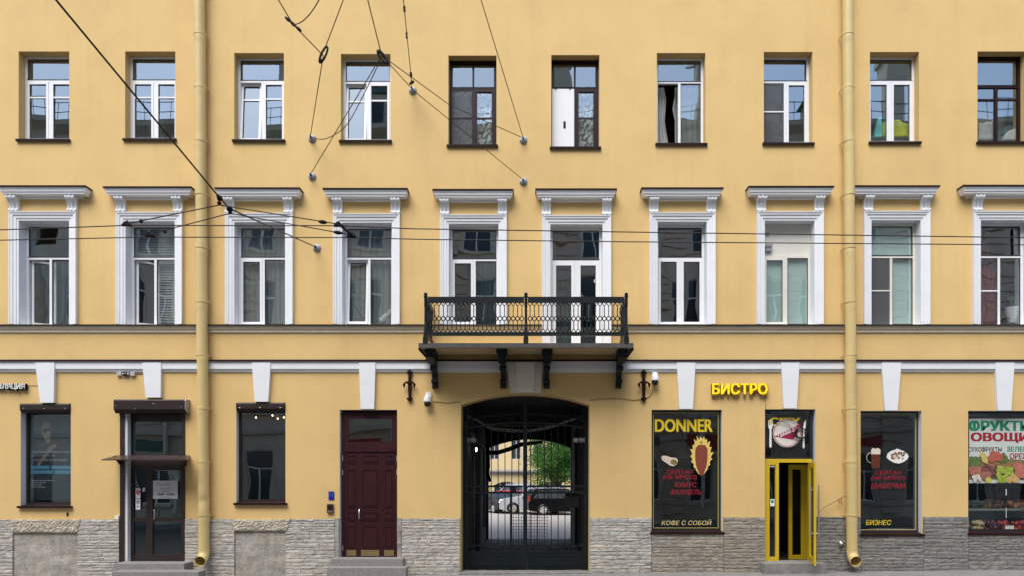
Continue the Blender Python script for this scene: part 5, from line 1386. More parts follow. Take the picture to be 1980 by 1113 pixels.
# trolley wires and their delta suspension
CWA = [at(-700, 452, -6.35), at(0, 445, -6.31), at(245, 436.5, -6.25), at(655, 437, -6.2), at(800, 443, -6.2), at(1200, 449, -6.1), at(1980, 460, -6.0), at(2700, 470, -5.9)]
CWB = [at(-700, 473, -5.95), at(0, 465, -5.87), at(290, 459, -5.87), at(680, 460, -5.8), at(820, 463.5, -5.8), at(1200, 468, -5.75), at(1980, 474, -5.7), at(2700, 479, -5.6)]
cable(CWA, 0.008, "contact_wire", "upper of the two long horizontal trolley wires", "wire", WIRES)
cable(CWB, 0.008, "contact_wire", "lower of the two long horizontal trolley wires", "wire", WIRES)
S1, S2 = at(424, 382, -6.25), at(444, 404, -5.85)
far = far_end(S1, 108, 0, 7.0)
mid_ = at(300, 238, -7.6)
wire([[A5, S2, S1] + [far[1]]], 0.012, "thick diagonal cable crossing the left drainpipe from the top edge", "span_cable", beads=[(S1 + Vector((-0.03, 0, 0.03)), S1 + Vector((0.035, 0, -0.04)), 0.034, 1), (S2 + Vector((-0.03, 0, 0.03)), S2 + Vector((0.03, 0, -0.04)), 0.045, 1)])
T1, T2 = at(424, 397, -6.25), at(445, 413, -5.85)
H1, H2, H3, H4 = at(246, 433, -6.25), at(291, 453, -5.87), at(655, 434, -6.2), at(680, 455, -5.8)
wire([[H1, T1], [T1, S1], [T1, H3]], 0.008, "rear pull-off wires holding the upper trolley wire", "pull_off_wire", beads=[(S1, T1, 0.03, 2), (at(276, 428, -6.25), at(270, 429, -6.25), 0.028, 1), (at(616, 429, -6.2), at(632, 431, -6.2), 0.028, 1)])
wire([[H2, T2], [T2, S2], [T2, H4]], 0.008, "front pull-off wires holding the lower trolley wire", "pull_off_wire", beads=[(S2, T2, 0.03, 2), (at(322, 448, -5.87), at(316, 449, -5.87), 0.028, 1), (at(645, 449, -5.8), at(662, 451.5, -5.8), 0.028, 1)])
for p, lb in ((H1, "black wire clamp on the upper trolley wire over the second window"), (H2, "black wire clamp on the lower trolley wire over the second window"), (H3, "black wire clamp on the upper trolley wire over the fourth window"), (H4, "black wire clamp on the lower trolley wire over the fourth window")):
    mb = MB(); mb.prism([(p.x - 0.075, p.z - 0.032), (p.x + 0.075, p.z - 0.032), (p.x + 0.05, p.z - 0.005), (p.x + 0.012, p.z + 0.025), (p.x - 0.02, p.z + 0.025), (p.x - 0.05, p.z)], p.y - 0.03, p.y + 0.03, 'y')
    mb.cyl((p.x, p.y, p.z + 0.02), (p.x, p.y, p.z + 0.045), 0.012, 8)
    tag(mb.build("wire_clamp", BLKIRON, bevel=0.006), lb, "wire clamp", "clamps on the trolley wires")
mb = MB(); mb.tube([H3, H4], 0.018, 6); tag(mb.build("spacer_bar", BLKIRON), "short black slanting bar joining both trolley wires at the fourth window", "spacer")

# ------------------------------------------------------------------ fittings on the facade
for px, lb in ((793, "ornate black iron cross bracket left of the balcony, with a camera below"), (1244, "ornate black iron cross bracket right of the balcony, beside a camera")):
    t = thing("iron_bracket", lb, "bracket", (X(px), 0, Z(775)), "iron cross brackets beside the balcony"); x = X(px); y = -0.05
    mb = MB(); mb.tube([(x, y, Z(770)), (x, y, Z(745)), (x, y, Z(722))], [0.03, 0.045, 0.03], 10)
    for z_, s in ((Z(770), -1), (Z(720), 1)):
        mb.sphere((x, y, z_ + s * 0.02), 0.045, 8, 6, (1, 0.7, 1)); mb.sphere((x - 0.04, y, z_), 0.03, 8, 6); mb.sphere((x + 0.04, y, z_), 0.03, 8, 6); mb.tube([(x, y, z_), (x, y, z_ + s * 0.085)], [0.025, 0.004], 8)
    mb.cyl((x, -0.001, Z(770)), (x, y, Z(770)), 0.02, 8); mb.cyl((x, -0.001, Z(722)), (x, y, Z(722)), 0.02, 8)
    mb.build("shaft", RUSTIRON, t, smooth=40)
    for s in (-1, 1):
        mb = MB(); z0_ = Z(741)
        mb.tube([(x, y - 0.02, z0_ - 0.02), (x + s * 0.06, y - 0.05, z0_ + 0.03), (x + s * 0.105, y - 0.06, z0_ + 0.0), (x + s * 0.115, y - 0.06, z0_ - 0.05), (x + s * 0.112, y - 0.06, z0_ - 0.10)], [0.03, 0.026, 0.022, 0.024, 0.012], 8)
        mb.sphere((x + s * 0.115, y - 0.06, z0_ - 0.03), 0.032, 8, 6); mb.build("scroll_arm", RUSTIRON, t, smooth=True)
for px, py, lb in ((828, 760, "white dome security camera left of the passage arch, below the iron bracket"), (1265, 719, "white dome security camera right of the iron bracket near the long shop window")):
    x, z = X(px), Z(py); t = thing("security_camera", lb, "security camera", (x, -0.1, z - 0.27), "dome cameras on the facade")
    mb = MB(); mb.box(x - 0.055, x + 0.075, -0.03, -0.002, z - 0.12, z + 0.03); mb.tube([(x, -0.03, z - 0.06), (x, -0.10, z - 0.03), (x, -0.12, z - 0.06)], 0.028, 8); mb.build("mount", WHITEP, t, smooth=40)
    mb = MB(); mb.tube([(x, -0.12, z - 0.04), (x, -0.12, z - 0.06), (x, -0.12, z - 0.12), (x, -0.12, z - 0.19), (x, -0.12, z - 0.20)], [0.03, 0.055, 0.08, 0.085, 0.07], 16); mb.build("housing", WHITEP, t, smooth=40)
    mb = MB(); mb.sphere((x, -0.12, z - 0.235), 0.078, 14, 10); mb.build("dome", BLACKP, t, smooth=True)
TANC = mat("painted_over_cable", (0.36, 0.25, 0.10), 0.7)
cable(smooth_path([Vector((X(a), -0.012, Z(b))) for a, b in ((836, 775), (850, 776), (868, 778), (880, 776), (891, 776))]), 0.0075, "wall_cable", "thin cable along the wall from the left camera to the arch", "cable", "cables on the facade", TANC)
cable(smooth_path([Vector((X(a), -0.012, Z(b))) for a, b in ((1140, 772), (1170, 770), (1200, 769), (1225, 772), (1250, 768), (1260, 760), (1263, 745))]), 0.0075, "wall_cable", "thin cable along the wall from the arch to the right camera", "cable", "cables on the facade", TANC)
cable(smooth_path([Vector((X(a), -0.10, Z(b))) for a, b in ((1579, 992), (1590, 980), (1605, 972), (1622, 962), (1634, 957))]), 0.006, "wall_cable", "slack string from the bistro door to the right drainpipe", "cable", "cables on the facade")
mb = MB(); 
for a, b in ((1617, 964), (1620, 964), (1623, 962)):
    x, z = X(a), Z(b); mb.box(x - 0.008, x + 0.008, -0.106, -0.103, z - 0.11 + random.uniform(-.03, .03), z)
tag(mb.build("ribbon", mat("faded_red_ribbon", (0.3, 0.06, 0.06), 0.8)), "faded red ribbon ends tied to the string by the right drainpipe", "ribbon")
t = thing("junction_box", "small pale double junction box under the white course left of the first drainpipe", "junction box", (X(245), 0, Z(728)))
mb = MB()
for a in (228, 254): mb.box(X(a), X(a + 9), -0.06, -0.002, Z(726), Z(719))
mb.build("case", mat("grey_plastic", (0.42, 0.41, 0.40), 0.6), t, bevel=0.006)
mb = MB(); mb.cyl((X(239), -0.04, Z(723)), (X(252), -0.04, Z(723)), 0.032, 12); mb.mi = 1; mb.cyl((X(242), -0.04, Z(723)), (X(249), -0.04, Z(723)), 0.036, 12); mb.build("lens_tube", [GREYM, WBLK], t, smooth=40)
mb = MB(); mb.tube([(X(264), -0.012, Z(722)), (X(278), -0.012, Z(721))], 0.007, 6); mb.build("lead", TANC, t)
# intercom, blue plate, small sensors
t = thing("intercom", "small brown intercom panel left of the maroon door", "intercom", (X(639), 0, Z(992)))
mb = MB(); mb.box(X(633), X(645.5), -0.05, -0.002, Z(991), Z(973)); mb.build("case", mat("brown_intercom", (0.06, 0.022, 0.018), 0.5), t, bevel=0.008)
mb = MB(); mb.box(X(635), X(643.5), -0.054, -0.0505, Z(983), Z(976)); mb.build("screen", BLACKP, t)
mb = MB(); [mb.box(X(635.5 + k * 3), X(637.5 + k * 3), -0.055, -0.0505, Z(989), Z(986.5)) for k in range(3)]; mb.build("button", GREYM, t)
t = thing("blue_plate", "small blue number plate above the intercom by the maroon door", "plate", (X(641), 0, Z(966)))
mb = MB(); mb.box(X(635.5), X(646.5), -0.012, -0.002, Z(965.5), Z(949)); mb.build("plate", mat("blue_enamel", (0.012, 0.016, 0.30), 0.3), t)
mb = MB(); mb.frame(X(638), X(644), Z(958), Z(952), -0.0135, -0.0122, 0.008); mb.build("symbol", WBLUE, t)
mb = MB(); mb.box(X(224), X(231.5), -0.05, -0.002, Z(1003), Z(996)); tag(mb.build("sensor_box", WHITEP, bevel=0.006), "tiny white sensor box on the wall left of the salon door", "sensor")
mb = MB(); mb.sphere((X(131), -0.01, Z(993)), 0.03, 8, 6, (0.8, 0.6, 1.5)); tag(mb.build("rusty_stub", RUSTIRON, smooth=True), "small rusty bolt stub in the wall below the salon poster window", "bolt")
mb = MB(); mb.cyl((X(1580.5), -0.07, Z(1017)), (X(1580.5), -0.07, Z(938)), 0.012, 8); tag(mb.build("white_pipe", WHITEP, smooth=True), "thin upright white pipe at the right jamb of the bistro door", "pipe")
mb = MB(); p = at(1632, 1051, -0.2); mb.sphere((p.x, -0.08, p.z), 0.04, 8, 6); mb.box(p.x - 0.05, p.x - 0.01, -0.1, -0.05, p.z - 0.06, p.z + 0.06); tag(mb.build("tap", STEEL, smooth=True), "small metal tap on the stone base behind the right drainpipe foot", "tap")

# ------------------------------------------------------------------ signs and lettering
t = thing("bistro_sign", "yellow box letter sign over the bistro wall", "sign", (X(1429), -0.05, Z(766)))
text("БИСТРО", X(1374.5), X(1484), Z(764.5), Z(741), -0.02, mat("amber_letter_side", (0.50, 0.28, 0.01), 0.4), "letter_box", t, ext=0.07, bold=0.05, split=True)
text("БИСТРО", X(1375), X(1481.5), Z(762), Z(741), -0.091, YELLOWL, "letter_face", t, ext=0.012, bold=0.03, split=True)
mb = MB(); mb.box(X(1377), X(1480), -0.019, -0.004, Z(754), Z(751)); mb.build("rail", YELLOWD, t)
cable([Vector((X(1480.2), -0.006, Z(763))), Vector((X(1480.2), -0.006, Z(789)))], 0.005, "wall_cable", "thin lead dropping from the yellow sign to the bistro transom", "cable", "cables on the facade", TANC)
t = thing("salon_sign", "white lettered hair removal sign with black sides, cut by the left edge", "sign", (X(10), -0.05, Z(756)))
text("ЭПИЛЯЦИЯ", X(-19), X(53.5), Z(753.5), Z(741.5), -0.085, WWHT, "lettering", t, ext=0.01, bold=0.03)
text("ЭПИЛЯЦИЯ", X(-19), X(55), Z(755.5), Z(741.5), -0.02, WBLK, "letter_sides", t, ext=0.06, bold=0.05)
cable([Vector((X(54), -0.012, Z(743.5))), Vector((X(73), -0.012, Z(743.5)))], 0.005, "wall_cable", "short lead from the salon sign to the first white keystone", "cable", "cables on the facade", TANC)

def decal(name, label, cat, draw, y, mats, group=None):
    mb = MB(); draw(mb, y); return tag(mb.build(name, mats), label, cat, group)
def tx(s, a, b, t, bt, y, m, parent, bold=0.0, shear=0.0, name="lettering"): return text(s, ax(a, y), ax(b, y), az(bt, y), az(t, y), y, m, name, parent, 0.002, bold, shear)
# kebab window
dy = 0.127
t = thing("window_lettering", "yellow capital lettering across the top of the long kebab window", "lettering", at(1322, 834, dy))
tx("DONNER", 1266, 1378, 809, 834, dy, WYEL, t, bold=0.035)
t = thing("window_lettering", "four lines of slanted red lettering beside the flaming kebab", "lettering", at(1315, 955, dy))
for s, a, b, tt, bt in (("СЕЙТАН", 1289, 1341, 905, 915), ("(НЕ МЯСО)", 1281, 1347, 917, 928), ("ХУМУС", 1303, 1347, 931, 941), ("ФАЛАФЕЛЬ", 1297, 1356, 945, 955)): tx(s, a, b, tt, bt, dy, WRED, t, 0.012, 0.2)
t = thing("window_lettering", "slanted cream lettering offering coffee at the foot of the long kebab window", "lettering", at(1328, 1015, dy))
tx("КОФЕ С СОБОЙ", 1279, 1376, 1003, 1014, dy, mat("cream_lettering", (0.62, 0.50, 0.22), 0.5), t, 0.01, 0.2)
FLAME = mat("flame_print", (0.72, 0.60, 0.20), 0.5, col2=(0.70, 0.44, 0.06), vscale=14); MEAT = mat("meat_print", (0.13, 0.022, 0.015), 0.5, col2=(0.30, 0.07, 0.04), vscale=14, stretch=(1, 1, 3.5), detail=8)
t = thing("kebab_decal", "red meat cone wreathed in yellow flames on the long shop window", "decal", at(1356, 920, dy))
mb = MB(); pr = []
rt = random.Random(5)
for k in range(84):
    a = 2 * math.pi * k / 84; lick = (0.0, 0.10, 0.26, 0.06)[k % 4] * rt.uniform(0.5, 1.35) * (1.0 if math.sin(a) > -0.5 else 0.5)
    w_ = 18.5 - 5.5 * max(0.0, -math.sin(a)); px = 1356 + w_ * math.cos(a) * (1 + lick) + rt.uniform(-.5, .5); py = 882 - (35 * math.sin(a) * (1 + lick * 0.6)) - lick * 10; p = at(px, py, dy); pr.append((p.x, p.z))
mb.prism(pr, dy - 0.002, dy, 'y'); mb.build("flames", FLAME, t)
mb = MB(); pr = [at(px, py, dy) for px, py in ((1350, 859), (1363, 859), (1368, 866), (1368, 885), (1366, 900), (1361, 913), (1359, 918), (1354, 918), (1351, 912), (1346, 899), (1344, 884), (1344.5, 866))]
mb.prism([(p.x, p.z) for p in pr], dy - 0.005, dy - 0.0025, 'y'); mb.build("meat_cone", MEAT, t)
mb = MB(); p = at(1356, 855, dy); mb.box(p.x - 0.006, p.x + 0.006, dy - 0.005, dy - 0.0025, p.z - 0.04, p.z + 0.01); mb.box(p.x - 0.03, p.x + 0.03, dy - 0.0049, dy - 0.0026, p.z + 0.0102, p.z + 0.025); mb.build("spit", WBLK, t)
t = thing("wrap_decal", "printed kebab wrap left of the flaming kebab on the shop window", "decal", at(1294, 900, dy))
mb = MB(); pr = [at(px, py, dy) for px, py in ((1278.5, 882), (1282, 879.5), (1288, 880), (1298, 883), (1307, 884), (1311, 889), (1309, 896), (1303, 900), (1296, 899), (1287, 893), (1280, 888))]; mb.prism([(p.x, p.z) for p in pr], dy - 0.002, dy, 'y'); mb.build("flatbread", mat("flatbread_print", (0.62, 0.52, 0.42), 0.6, 0.25, 20), t)
mb = MB(); mb.disc((at(1303, 892, dy).x, at(1303, 892, dy).z), 0.085, 0.055, dy - 0.003, 0.002, 14, 0.15, -0.3); mb.build("filling", mat("filling_print", (0.25, 0.10, 0.04), 0.6, col2=(0.15, 0.22, 0.05), vscale=30), t)
# beer mug window
dy = 0.167
t = thing("mug_decal", "printed dark beer mug with foam on the drinks window", "decal", at(1692, 905, dy))
mb = MB(); pr = [at(px, py, dy) for px, py in ((1685, 867), (1702, 867), (1701, 902), (1700, 904), (1686, 904), (1685, 902))]; mb.prism([(p.x, p.z) for p in pr], dy - 0.002, dy, 'y'); mb.build("beer", mat("dark_beer_print", (0.07, 0.02, 0.01), 0.3, col2=(0.16, 0.05, 0.02), vscale=12), t)
mb = MB(); pr = [at(px, py, dy) for px, py in ((1684.5, 877), (1684.5, 868), (1688, 865), (1693, 866.5), (1697, 865), (1702.5, 868), (1702, 877))]; mb.prism([(p.x, p.z) for p in pr], dy - 0.0045, dy - 0.0022, 'y'); mb.build("foam", mat("foam_print", (0.70, 0.62, 0.48), 0.7, 0.12, 25), t)
mb = MB(); c = at(1684, 884, dy); mb.tube([(c.x - 0.10 * math.sin(k * math.pi / 10), dy - 0.003, c.z + 0.115 * math.cos(k * math.pi / 10)) for k in range(11)], 0.012, 5); mb.build("mug_handle", mat("mug_handle_print", (0.30, 0.26, 0.2), 0.4), t)
t = thing("dish_decal", "printed white shell shaped plate of food right of the beer mug", "decal", at(1735, 895, dy))
mb = MB(); pr = [at(px, py, dy) for px, py in ((1714, 883), (1716, 876), (1722, 871), (1730, 868.5), (1735, 866), (1740, 868.5), (1748, 871), (1754, 876), (1757, 881), (1754, 887), (1747, 892), (1738, 895), (1728, 893), (1719, 888))]; mb.prism([(p.x, p.z) for p in pr], dy - 0.002, dy, 'y'); mb.build("plate", WWHT, t)
mb = MB()
rt = random.Random(9)
fcol = [mat("food_print_red", (0.40, 0.08, 0.06), 0.5), mat("food_print_cream", (0.62, 0.55, 0.45), 0.5), mat("food_print_green", (0.18, 0.22, 0.08), 0.5), mat("food_print_brown", (0.22, 0.13, 0.08), 0.5)]
for k in range(24):
    p = at(1736 + rt.uniform(-12, 12), 880 + rt.uniform(-6.5, 7), dy); mb.mi = k % 4; mb.disc((p.x, p.z), rt.uniform(0.02, 0.05), rt.uniform(0.015, 0.03), dy - 0.0025 - k * 0.0002, 0.0004, 10, 0.2, rt.uniform(0, 3))
mb.build("food", fcol, t)
t = thing("window_lettering", "three lines of slanted red lettering below the beer mug", "lettering", at(1717, 941, dy))
for s, a, b, tt, bt in (("СЕЙТАН", 1692, 1743, 907, 916), ("(НЕ МЯСО)", 1684, 1749, 919, 929), ("ШАВЕРМА", 1684, 1751, 933, 943)): tx(s, a, b, tt, bt, dy, WRED, t, 0.012, 0.2)
t = thing("window_lettering", "slanted yellow business lunch lettering at the foot of the drinks window", "lettering", at(1698, 1015, dy))
tx("БИЗНЕС", 1674, 1723, 1004, 1014, dy, WYEL, t, 0.015, 0.2)
# bistro transom: plate, napkin, fork, knife
dy = 0.127
t = thing("window_lettering", "large yellow lettering half hidden behind the plate in the bistro transom", "lettering", at(1517, 822, 0.15))
tx("CITY", 1487, 1548, 806, 822, 0.1285, WYEL, t, 0.03)
t = thing("plate_decal", "white red rimmed plate with a checked napkin printed over the bistro door", "decal", at(1522, 860, dy))
c = at(1522, 836, dy)
mb = MB(); mb.disc((c.x, c.z), 0.325, 0.32, dy, 0.002, 40); mb.mi = 1; mb.disc((c.x, c.z), 0.312, 0.307, dy - 0.0022, 0.001, 40); mb.mi = 0; mb.disc((c.x, c.z), 0.296, 0.292, dy - 0.0034, 0.001, 40); mb.mi = 2; mb.disc((c.x, c.z), 0.20, 0.197, dy - 0.0046, 0.001, 36); mb.build("plate", [mat("plate_print", (0.70, 0.66, 0.58), 0.5), WRED, mat("plate_print_inner", (0.66, 0.62, 0.56), 0.5)], t)
for i, ch in enumerate("КАФЕ БИСТРО"):
    if ch == ' ': continue
    a = R(168 - i * 12.6); rr = 0.245; px_, pz_ = c.x + rr * math.cos(a), c.z + rr * math.sin(a)
    o = text(ch, -0.018, 0.018, -0.026, 0.026, 0, WGREY, "lettering", t, 0.001, 0.01)
    o.location = Vector((px_, dy - 0.0046, pz_)) - WLOC[t]; o.rotation_euler = (0, -(a - math.pi / 2), 0)
mb = MB(); pr = [at(px, py, dy) for px, py in ((1497, 843), (1549, 817), (1543, 834), (1533, 849), (1515, 846))]; mb.prism([(p.x, p.z) for p in pr], dy - 0.0075, dy - 0.0058, 'y')
mb.mi = 1
for k in range(9):
    for off, s in ((0.0, 0), (6.5, 1)):
        u = k / 9 + 0.05; px_ = 1503 + u * 42; py_ = 841.5 - u * 20.5 + off * (0.55 + 0.45 * u)
        if k < 8: p = at(px_, py_, dy); mb.box(p.x - 0.014, p.x + 0.014, dy - 0.0085, dy - 0.0077, p.z - 0.011, p.z + 0.011)
mb.build("napkin", [mat("crimson_print", (0.30, 0.01, 0.05), 0.5), WWHT], t)
o = text("DONNER C", -0.17, 0.17, -0.022, 0.022, 0, WWHT, "lettering", t, 0.0008, 0.02); p = at(1524, 836.5, dy); o.location = Vector((p.x, dy - 0.0088, p.z)) - WLOC[t]; o.rotation_euler = (0, R(-25), 0)
t = thing("fork_decal", "printed white fork left of the plate over the bistro door", "decal", at(1489, 865, dy))
mb = MB(); q = lambda l: [(at(a_, b_, dy).x, at(a_, b_, dy).z) for a_, b_ in l]
mb.prism(q([(1488, 829), (1491.5, 829), (1492, 862), (1489.8, 865), (1487.5, 862)]), dy - 0.002, dy, 'y'); mb.prism(q([(1485.5, 820), (1494, 820), (1493.5, 826), (1491.5, 828.9), (1488, 828.9), (1486, 826)]), dy - 0.002, dy, 'y')
for a_ in (1485.5, 1488, 1490.5, 1493): mb.prism(q([(a_, 811), (a_ + 1.1, 811), (a_ + 1.1, 819.9), (a_, 819.9)]), dy - 0.002, dy, 'y')
mb.build("fork", WWHT, t)
t = thing("knife_decal", "printed white knife right of the plate over the bistro door", "decal", at(1554, 865, dy))
mb = MB(); mb.prism(q([(1552.5, 836), (1555.8, 836), (1555.5, 864), (1553.5, 866), (1552, 864)]), dy - 0.002, dy, 'y'); mb.mi = 0; mb.prism(q([(1552.5, 835.8), (1555.8, 835.8), (1558, 822), (1558, 811), (1555, 815), (1553, 824)]), dy - 0.002, dy, 'y'); mb.build("knife", WWHT, t)
# coil of black cable hung in the transom
mb = MB(); c2 = at(1549, 835, 0.08)
for k in range(5): mb.ring((c2.x + random.uniform(-.02, .02), 0.075 + 0.004 * k, c2.z + random.uniform(-.02, .02)), 0.13 + random.uniform(-0.03, 0.02), 0.0075, 'y', 20, 5)
mb.tube(smooth_path([at(1500, 812, 0.08), at(1525, 820, 0.08), at(1538, 850, 0.08), at(1549, 848, 0.08)]), 0.007, 5)
tag(mb.build("cable_coil", BLACKP, smooth=True), "coil of black cable hanging in the bistro transom right of the plate", "cable")
# small stickers on the bistro sidelight
dy = 0.125
t = thing("sticker", "small round blue and white sticker on the bistro side pane", "sticker", at(1493, 977, dy)); mb = MB(); p = at(1493.5, 971, dy); mb.box(p.x - 0.05, p.x + 0.05, dy - 0.002, dy, p.z - 0.075, p.z + 0.085); mb.build("backing", WWHT, t); mb = MB(); mb.disc((p.x, p.z + 0.03), 0.038, 0.038, dy - 0.0025, 0.001, 16); mb.build("disc", WBLUE, t)
t = thing("sticker", "crumpled white paper strip at the top of the bistro side pane", "sticker", at(1493, 902, dy)); mb = MB(); p = at(1493, 899, dy); mb.box(p.x - 0.06, p.x + 0.06, dy - 0.002, dy, p.z - 0.03, p.z + 0.03, 0.008); mb.build("paper", WWHT, t)
# salon door notice and stickers
dy = 0.10
t = thing("paper_notice", "white opening hours notice on the right leaf of the salon door", "notice", at(319, 963, dy))
mb = MB(); mb.box(ax(296, dy), ax(344, dy), dy - 0.003, dy, az(963, dy), az(928, dy)); mb.build("sheet", mat("notice_paper", (0.62, 0.62, 0.62), 0.6), t)
for s, a, b, tt, bt, bo in (("YOU NEED", 303, 331, 933, 938, 0.0), ("Режим работы", 309, 331, 942, 944.5, 0.01), ("ежедневно", 313, 327, 948, 949.8, 0), ("10:00 - 22:00", 305, 336, 952.5, 956.5, 0.02), ("без выходных", 309, 332, 959.5, 961.3, 0)): tx(s, a, b, tt, bt, dy - 0.004, WGREY if bo < 0.02 else WBLK, t, bo)
mb = MB(); mb.box(ax(305, dy), ax(336, dy), dy - 0.0045, dy - 0.0031, az(946.3, dy), az(945.8, dy)); mb.build("rule", WGREY, t)
dy = 0.10
t = thing("sticker", "white strip with a red map pin on the left leaf of the salon door", "sticker", at(267, 961, dy))
mb = MB(); mb.box(ax(262.5, dy), ax(271.5, dy), dy - 0.003, dy, az(962, dy), az(943, dy)); mb.build("backing", WWHT, t)
mb = MB(); p = at(267, 949, dy); mb.disc((p.x, p.z), 0.045, 0.045, dy - 0.0032, 0.002, 18); mb.prism([(p.x - 0.032, p.z - 0.032), (p.x + 0.032, p.z - 0.032), (p.x, p.z - 0.085)], dy - 0.0052, dy - 0.0034, 'y'); mb.mi = 1; mb.disc((p.x, p.z), 0.016, 0.016, dy - 0.0053, 0.001, 12); mb.build("map_pin", [mat("pin_red", (0.5, 0.03, 0.03), 0.5), WWHT], t)
t = thing("sticker", "grey and white round sticker below the map pin on the salon door", "sticker", at(267, 984, dy))
mb = MB(); mb.box(ax(262.5, dy), ax(271.5, dy), dy - 0.003, dy, az(984, dy), az(963.5, dy)); mb.build("backing", WWHT, t)
mb = MB(); p = at(267, 969, dy); mb.disc((p.x, p.z), 0.045, 0.045, dy - 0.0032, 0.002, 18); mb.box(p.x - 0.03, p.x + 0.03, dy - 0.005, dy - 0.0032, p.z - 0.12, p.z - 0.09); mb.build("badge", WGREY, t)
# salon poster
dy = 0.225
t = thing("salon_poster", "dark massage and laser poster with a bowed hooded figure filling the left shop window", "poster", at(92, 968, dy))
pxa, pxb, pya, pyb = 53, 150, 803, 966
mb = MB(); mb.box(ax(pxa, dy), ax(pxb, dy), dy, dy + 0.004, az(pyb, dy), az(pya, dy)); mb.build("sheet", mat("dark_blue_print", (0.012, 0.02, 0.03), 0.5, col2=(0.018, 0.03, 0.04), vscale=2.0), t)
SK = mat("skin_print", (0.30, 0.20, 0.165), 0.5, col2=(0.10, 0.065, 0.055), vscale=6); HOOD = mat("hood_print", (0.013, 0.018, 0.026), 0.6)
q = lambda l: [(at(a_, b_, dy).x, at(a_, b_, dy).z) for a_, b_ in l]
mb = MB(); mb.prism(q([(80, 818), (86, 812), (94, 813), (98, 820), (108, 826), (118, 836), (124, 850), (126, 880), (118, 905), (96, 915), (84, 895), (78, 870), (86, 856), (80, 842)]), dy - 0.002, dy - 0.0002, 'y'); mb.build("hood", HOOD, t)
mb = MB(); mb.prism(q([(80, 824), (85, 814), (92, 813), (97, 819), (98, 830), (97, 842), (98, 849), (94, 856), (89, 853), (84, 843), (81, 834)]), dy - 0.004, dy - 0.0022, 'y'); mb.mi = 1; mb.prism(q([(82, 828), (97, 826), (97, 832), (91, 833), (88, 838), (84, 836)]), dy - 0.0055, dy - 0.0042, 'y'); mb.build("face", [SK, HOOD], t)
mb = MB(); mb.prism(q([(97, 861), (108, 858), (110, 862), (102, 868), (96, 875), (80, 893), (74, 905), (70, 905), (74, 893), (88, 872)]), dy - 0.004, dy - 0.0022, 'y'); mb.build("hand", SK, t)
for s, a, b, tt, bt in (("РУЧНОЙ & АППАРАТНЫЙ", 60, 136, 869.5, 875), ("МАССАЖ ТЕЛА", 60, 106, 876.5, 881.5), ("ЛАЗЕРНАЯ ЭПИЛЯЦИЯ", 60, 129, 886, 891.5)): tx(s, a, b, tt, bt, dy - 0.007, WGREY, t, 0.005)
for a, b, c_, d_, s in ((60, 96, 899, 906, "МАССАЖ ЛИЦА"), (99, 137, 899, 906, "КОСМЕТОЛОГИЯ"), (60, 103, 908, 915, "УХОД ЗА ТЕЛОМ"), (106, 137, 908, 915, "ШУГАРИНГ")):
    mb = MB(); mb.box(ax(a, dy), ax(b, dy), dy - 0.006, dy - 0.0045, az(d_, dy), az(c_, dy)); mb.build("blue_label", WBLUE, t); tx(s, a + 5, b - 5, c_ + 2.2, d_ - 2.2, dy - 0.0062, WGREY, t, 0.0)
for k, (a, b) in enumerate(((60, 105), (60, 92), (60, 86), (60, 88))):
    mb = MB(); 
    x = a
    while x < b - 3: w = random.uniform(3, 8); mb.box(ax(x, dy), ax(min(x + w, b), dy), dy - 0.006, dy - 0.0045, az(928.6 + k * 4.2, dy), az(927.2 + k * 4.2, dy)); x += w + 1.6
    mb.build("small_print", WGREY, t)
# fruit shop poster
dy = 0.146
t = thing("fruit_poster", "white fruit and vegetable poster with green and red capitals at the right edge", "poster", at(1935, 938, dy))
fa_, fb_ = 1874, 2002
mb = MB(); mb.box(ax(fa_, dy), ax(fb_, dy), dy, dy + 0.003, az(933, dy), az(808, dy)); mb.build("sheet", mat("poster_print", (0.52, 0.56, 0.52), 0.6, 0.05, 3), t)
tx("ФРУКТЫ", 1873, 1996, 812, 832, dy - 0.001, WGRN, t, 0.05)
tx("ОВОЩИ", 1877, 1990, 835, 855, dy - 0.001, WRED, t, 0.05)
tx("СУХОФРУКТЫ", 1872, 1937, 863, 872, dy - 0.001, mat("dark_brown_lettering", (0.05, 0.035, 0.03), 0.5), t, 0.02)
tx("ЗЕЛЕНЬ", 1947, 1995, 862, 872, dy - 0.001, WGRN, t, 0.03); tx("ОРЕХИ", 1952, 1994, 875, 886, dy - 0.001, WRED, t, 0.03)
rt = random.Random(21)
def fruit(c, col, n, x0_, x1_, y0_, y1_, r0, r1, name):
    mb = MB(); m = mat(name + "_print", col, 0.5, 0.3, 12)
    for k in range(n): p = at(rt.uniform(x0_, x1_), rt.uniform(y0_, y1_), dy); fruit.l += 0.00012; mb.disc((p.x, p.z), rt.uniform(r0, r1), rt.uniform(r0, r1), dy - 0.0015 - fruit.l, 0.0001, 14, 0.05)
    mb.build(name, m, t)
fruit.l = 0.0
mb = MB(); mb.prism(q([(1874, 888), (1900, 880), (1950, 886), (2002, 890), (2002, 926), (1874, 926)]), dy - 0.0014, dy - 0.0002, 'y'); mb.build("backdrop_leaves", mat("salad_print", (0.10, 0.13, 0.05), 0.6, col2=(0.20, 0.14, 0.06), vscale=7), t)
mb = MB(); mb.prism(q([(1897, 893), (1975, 891), (1970, 915), (1903, 917)]), dy - 0.0026, dy - 0.0016, 'y'); mb.build("basket", mat("basket_print", (0.25, 0.14, 0.06), 0.6, 0.4, 18, stretch=(1, 1, 4)), t); fruit.l = 0.0012
fruit(0, (0.10, 0.16, 0.04), 60, 1874, 1896, 884, 908, 0.025, 0.055, "lettuce"); fruit(0, (0.09, 0.14, 0.04), 24, 1932, 1946, 876, 892, 0.025, 0.05, "leaf_bunch")
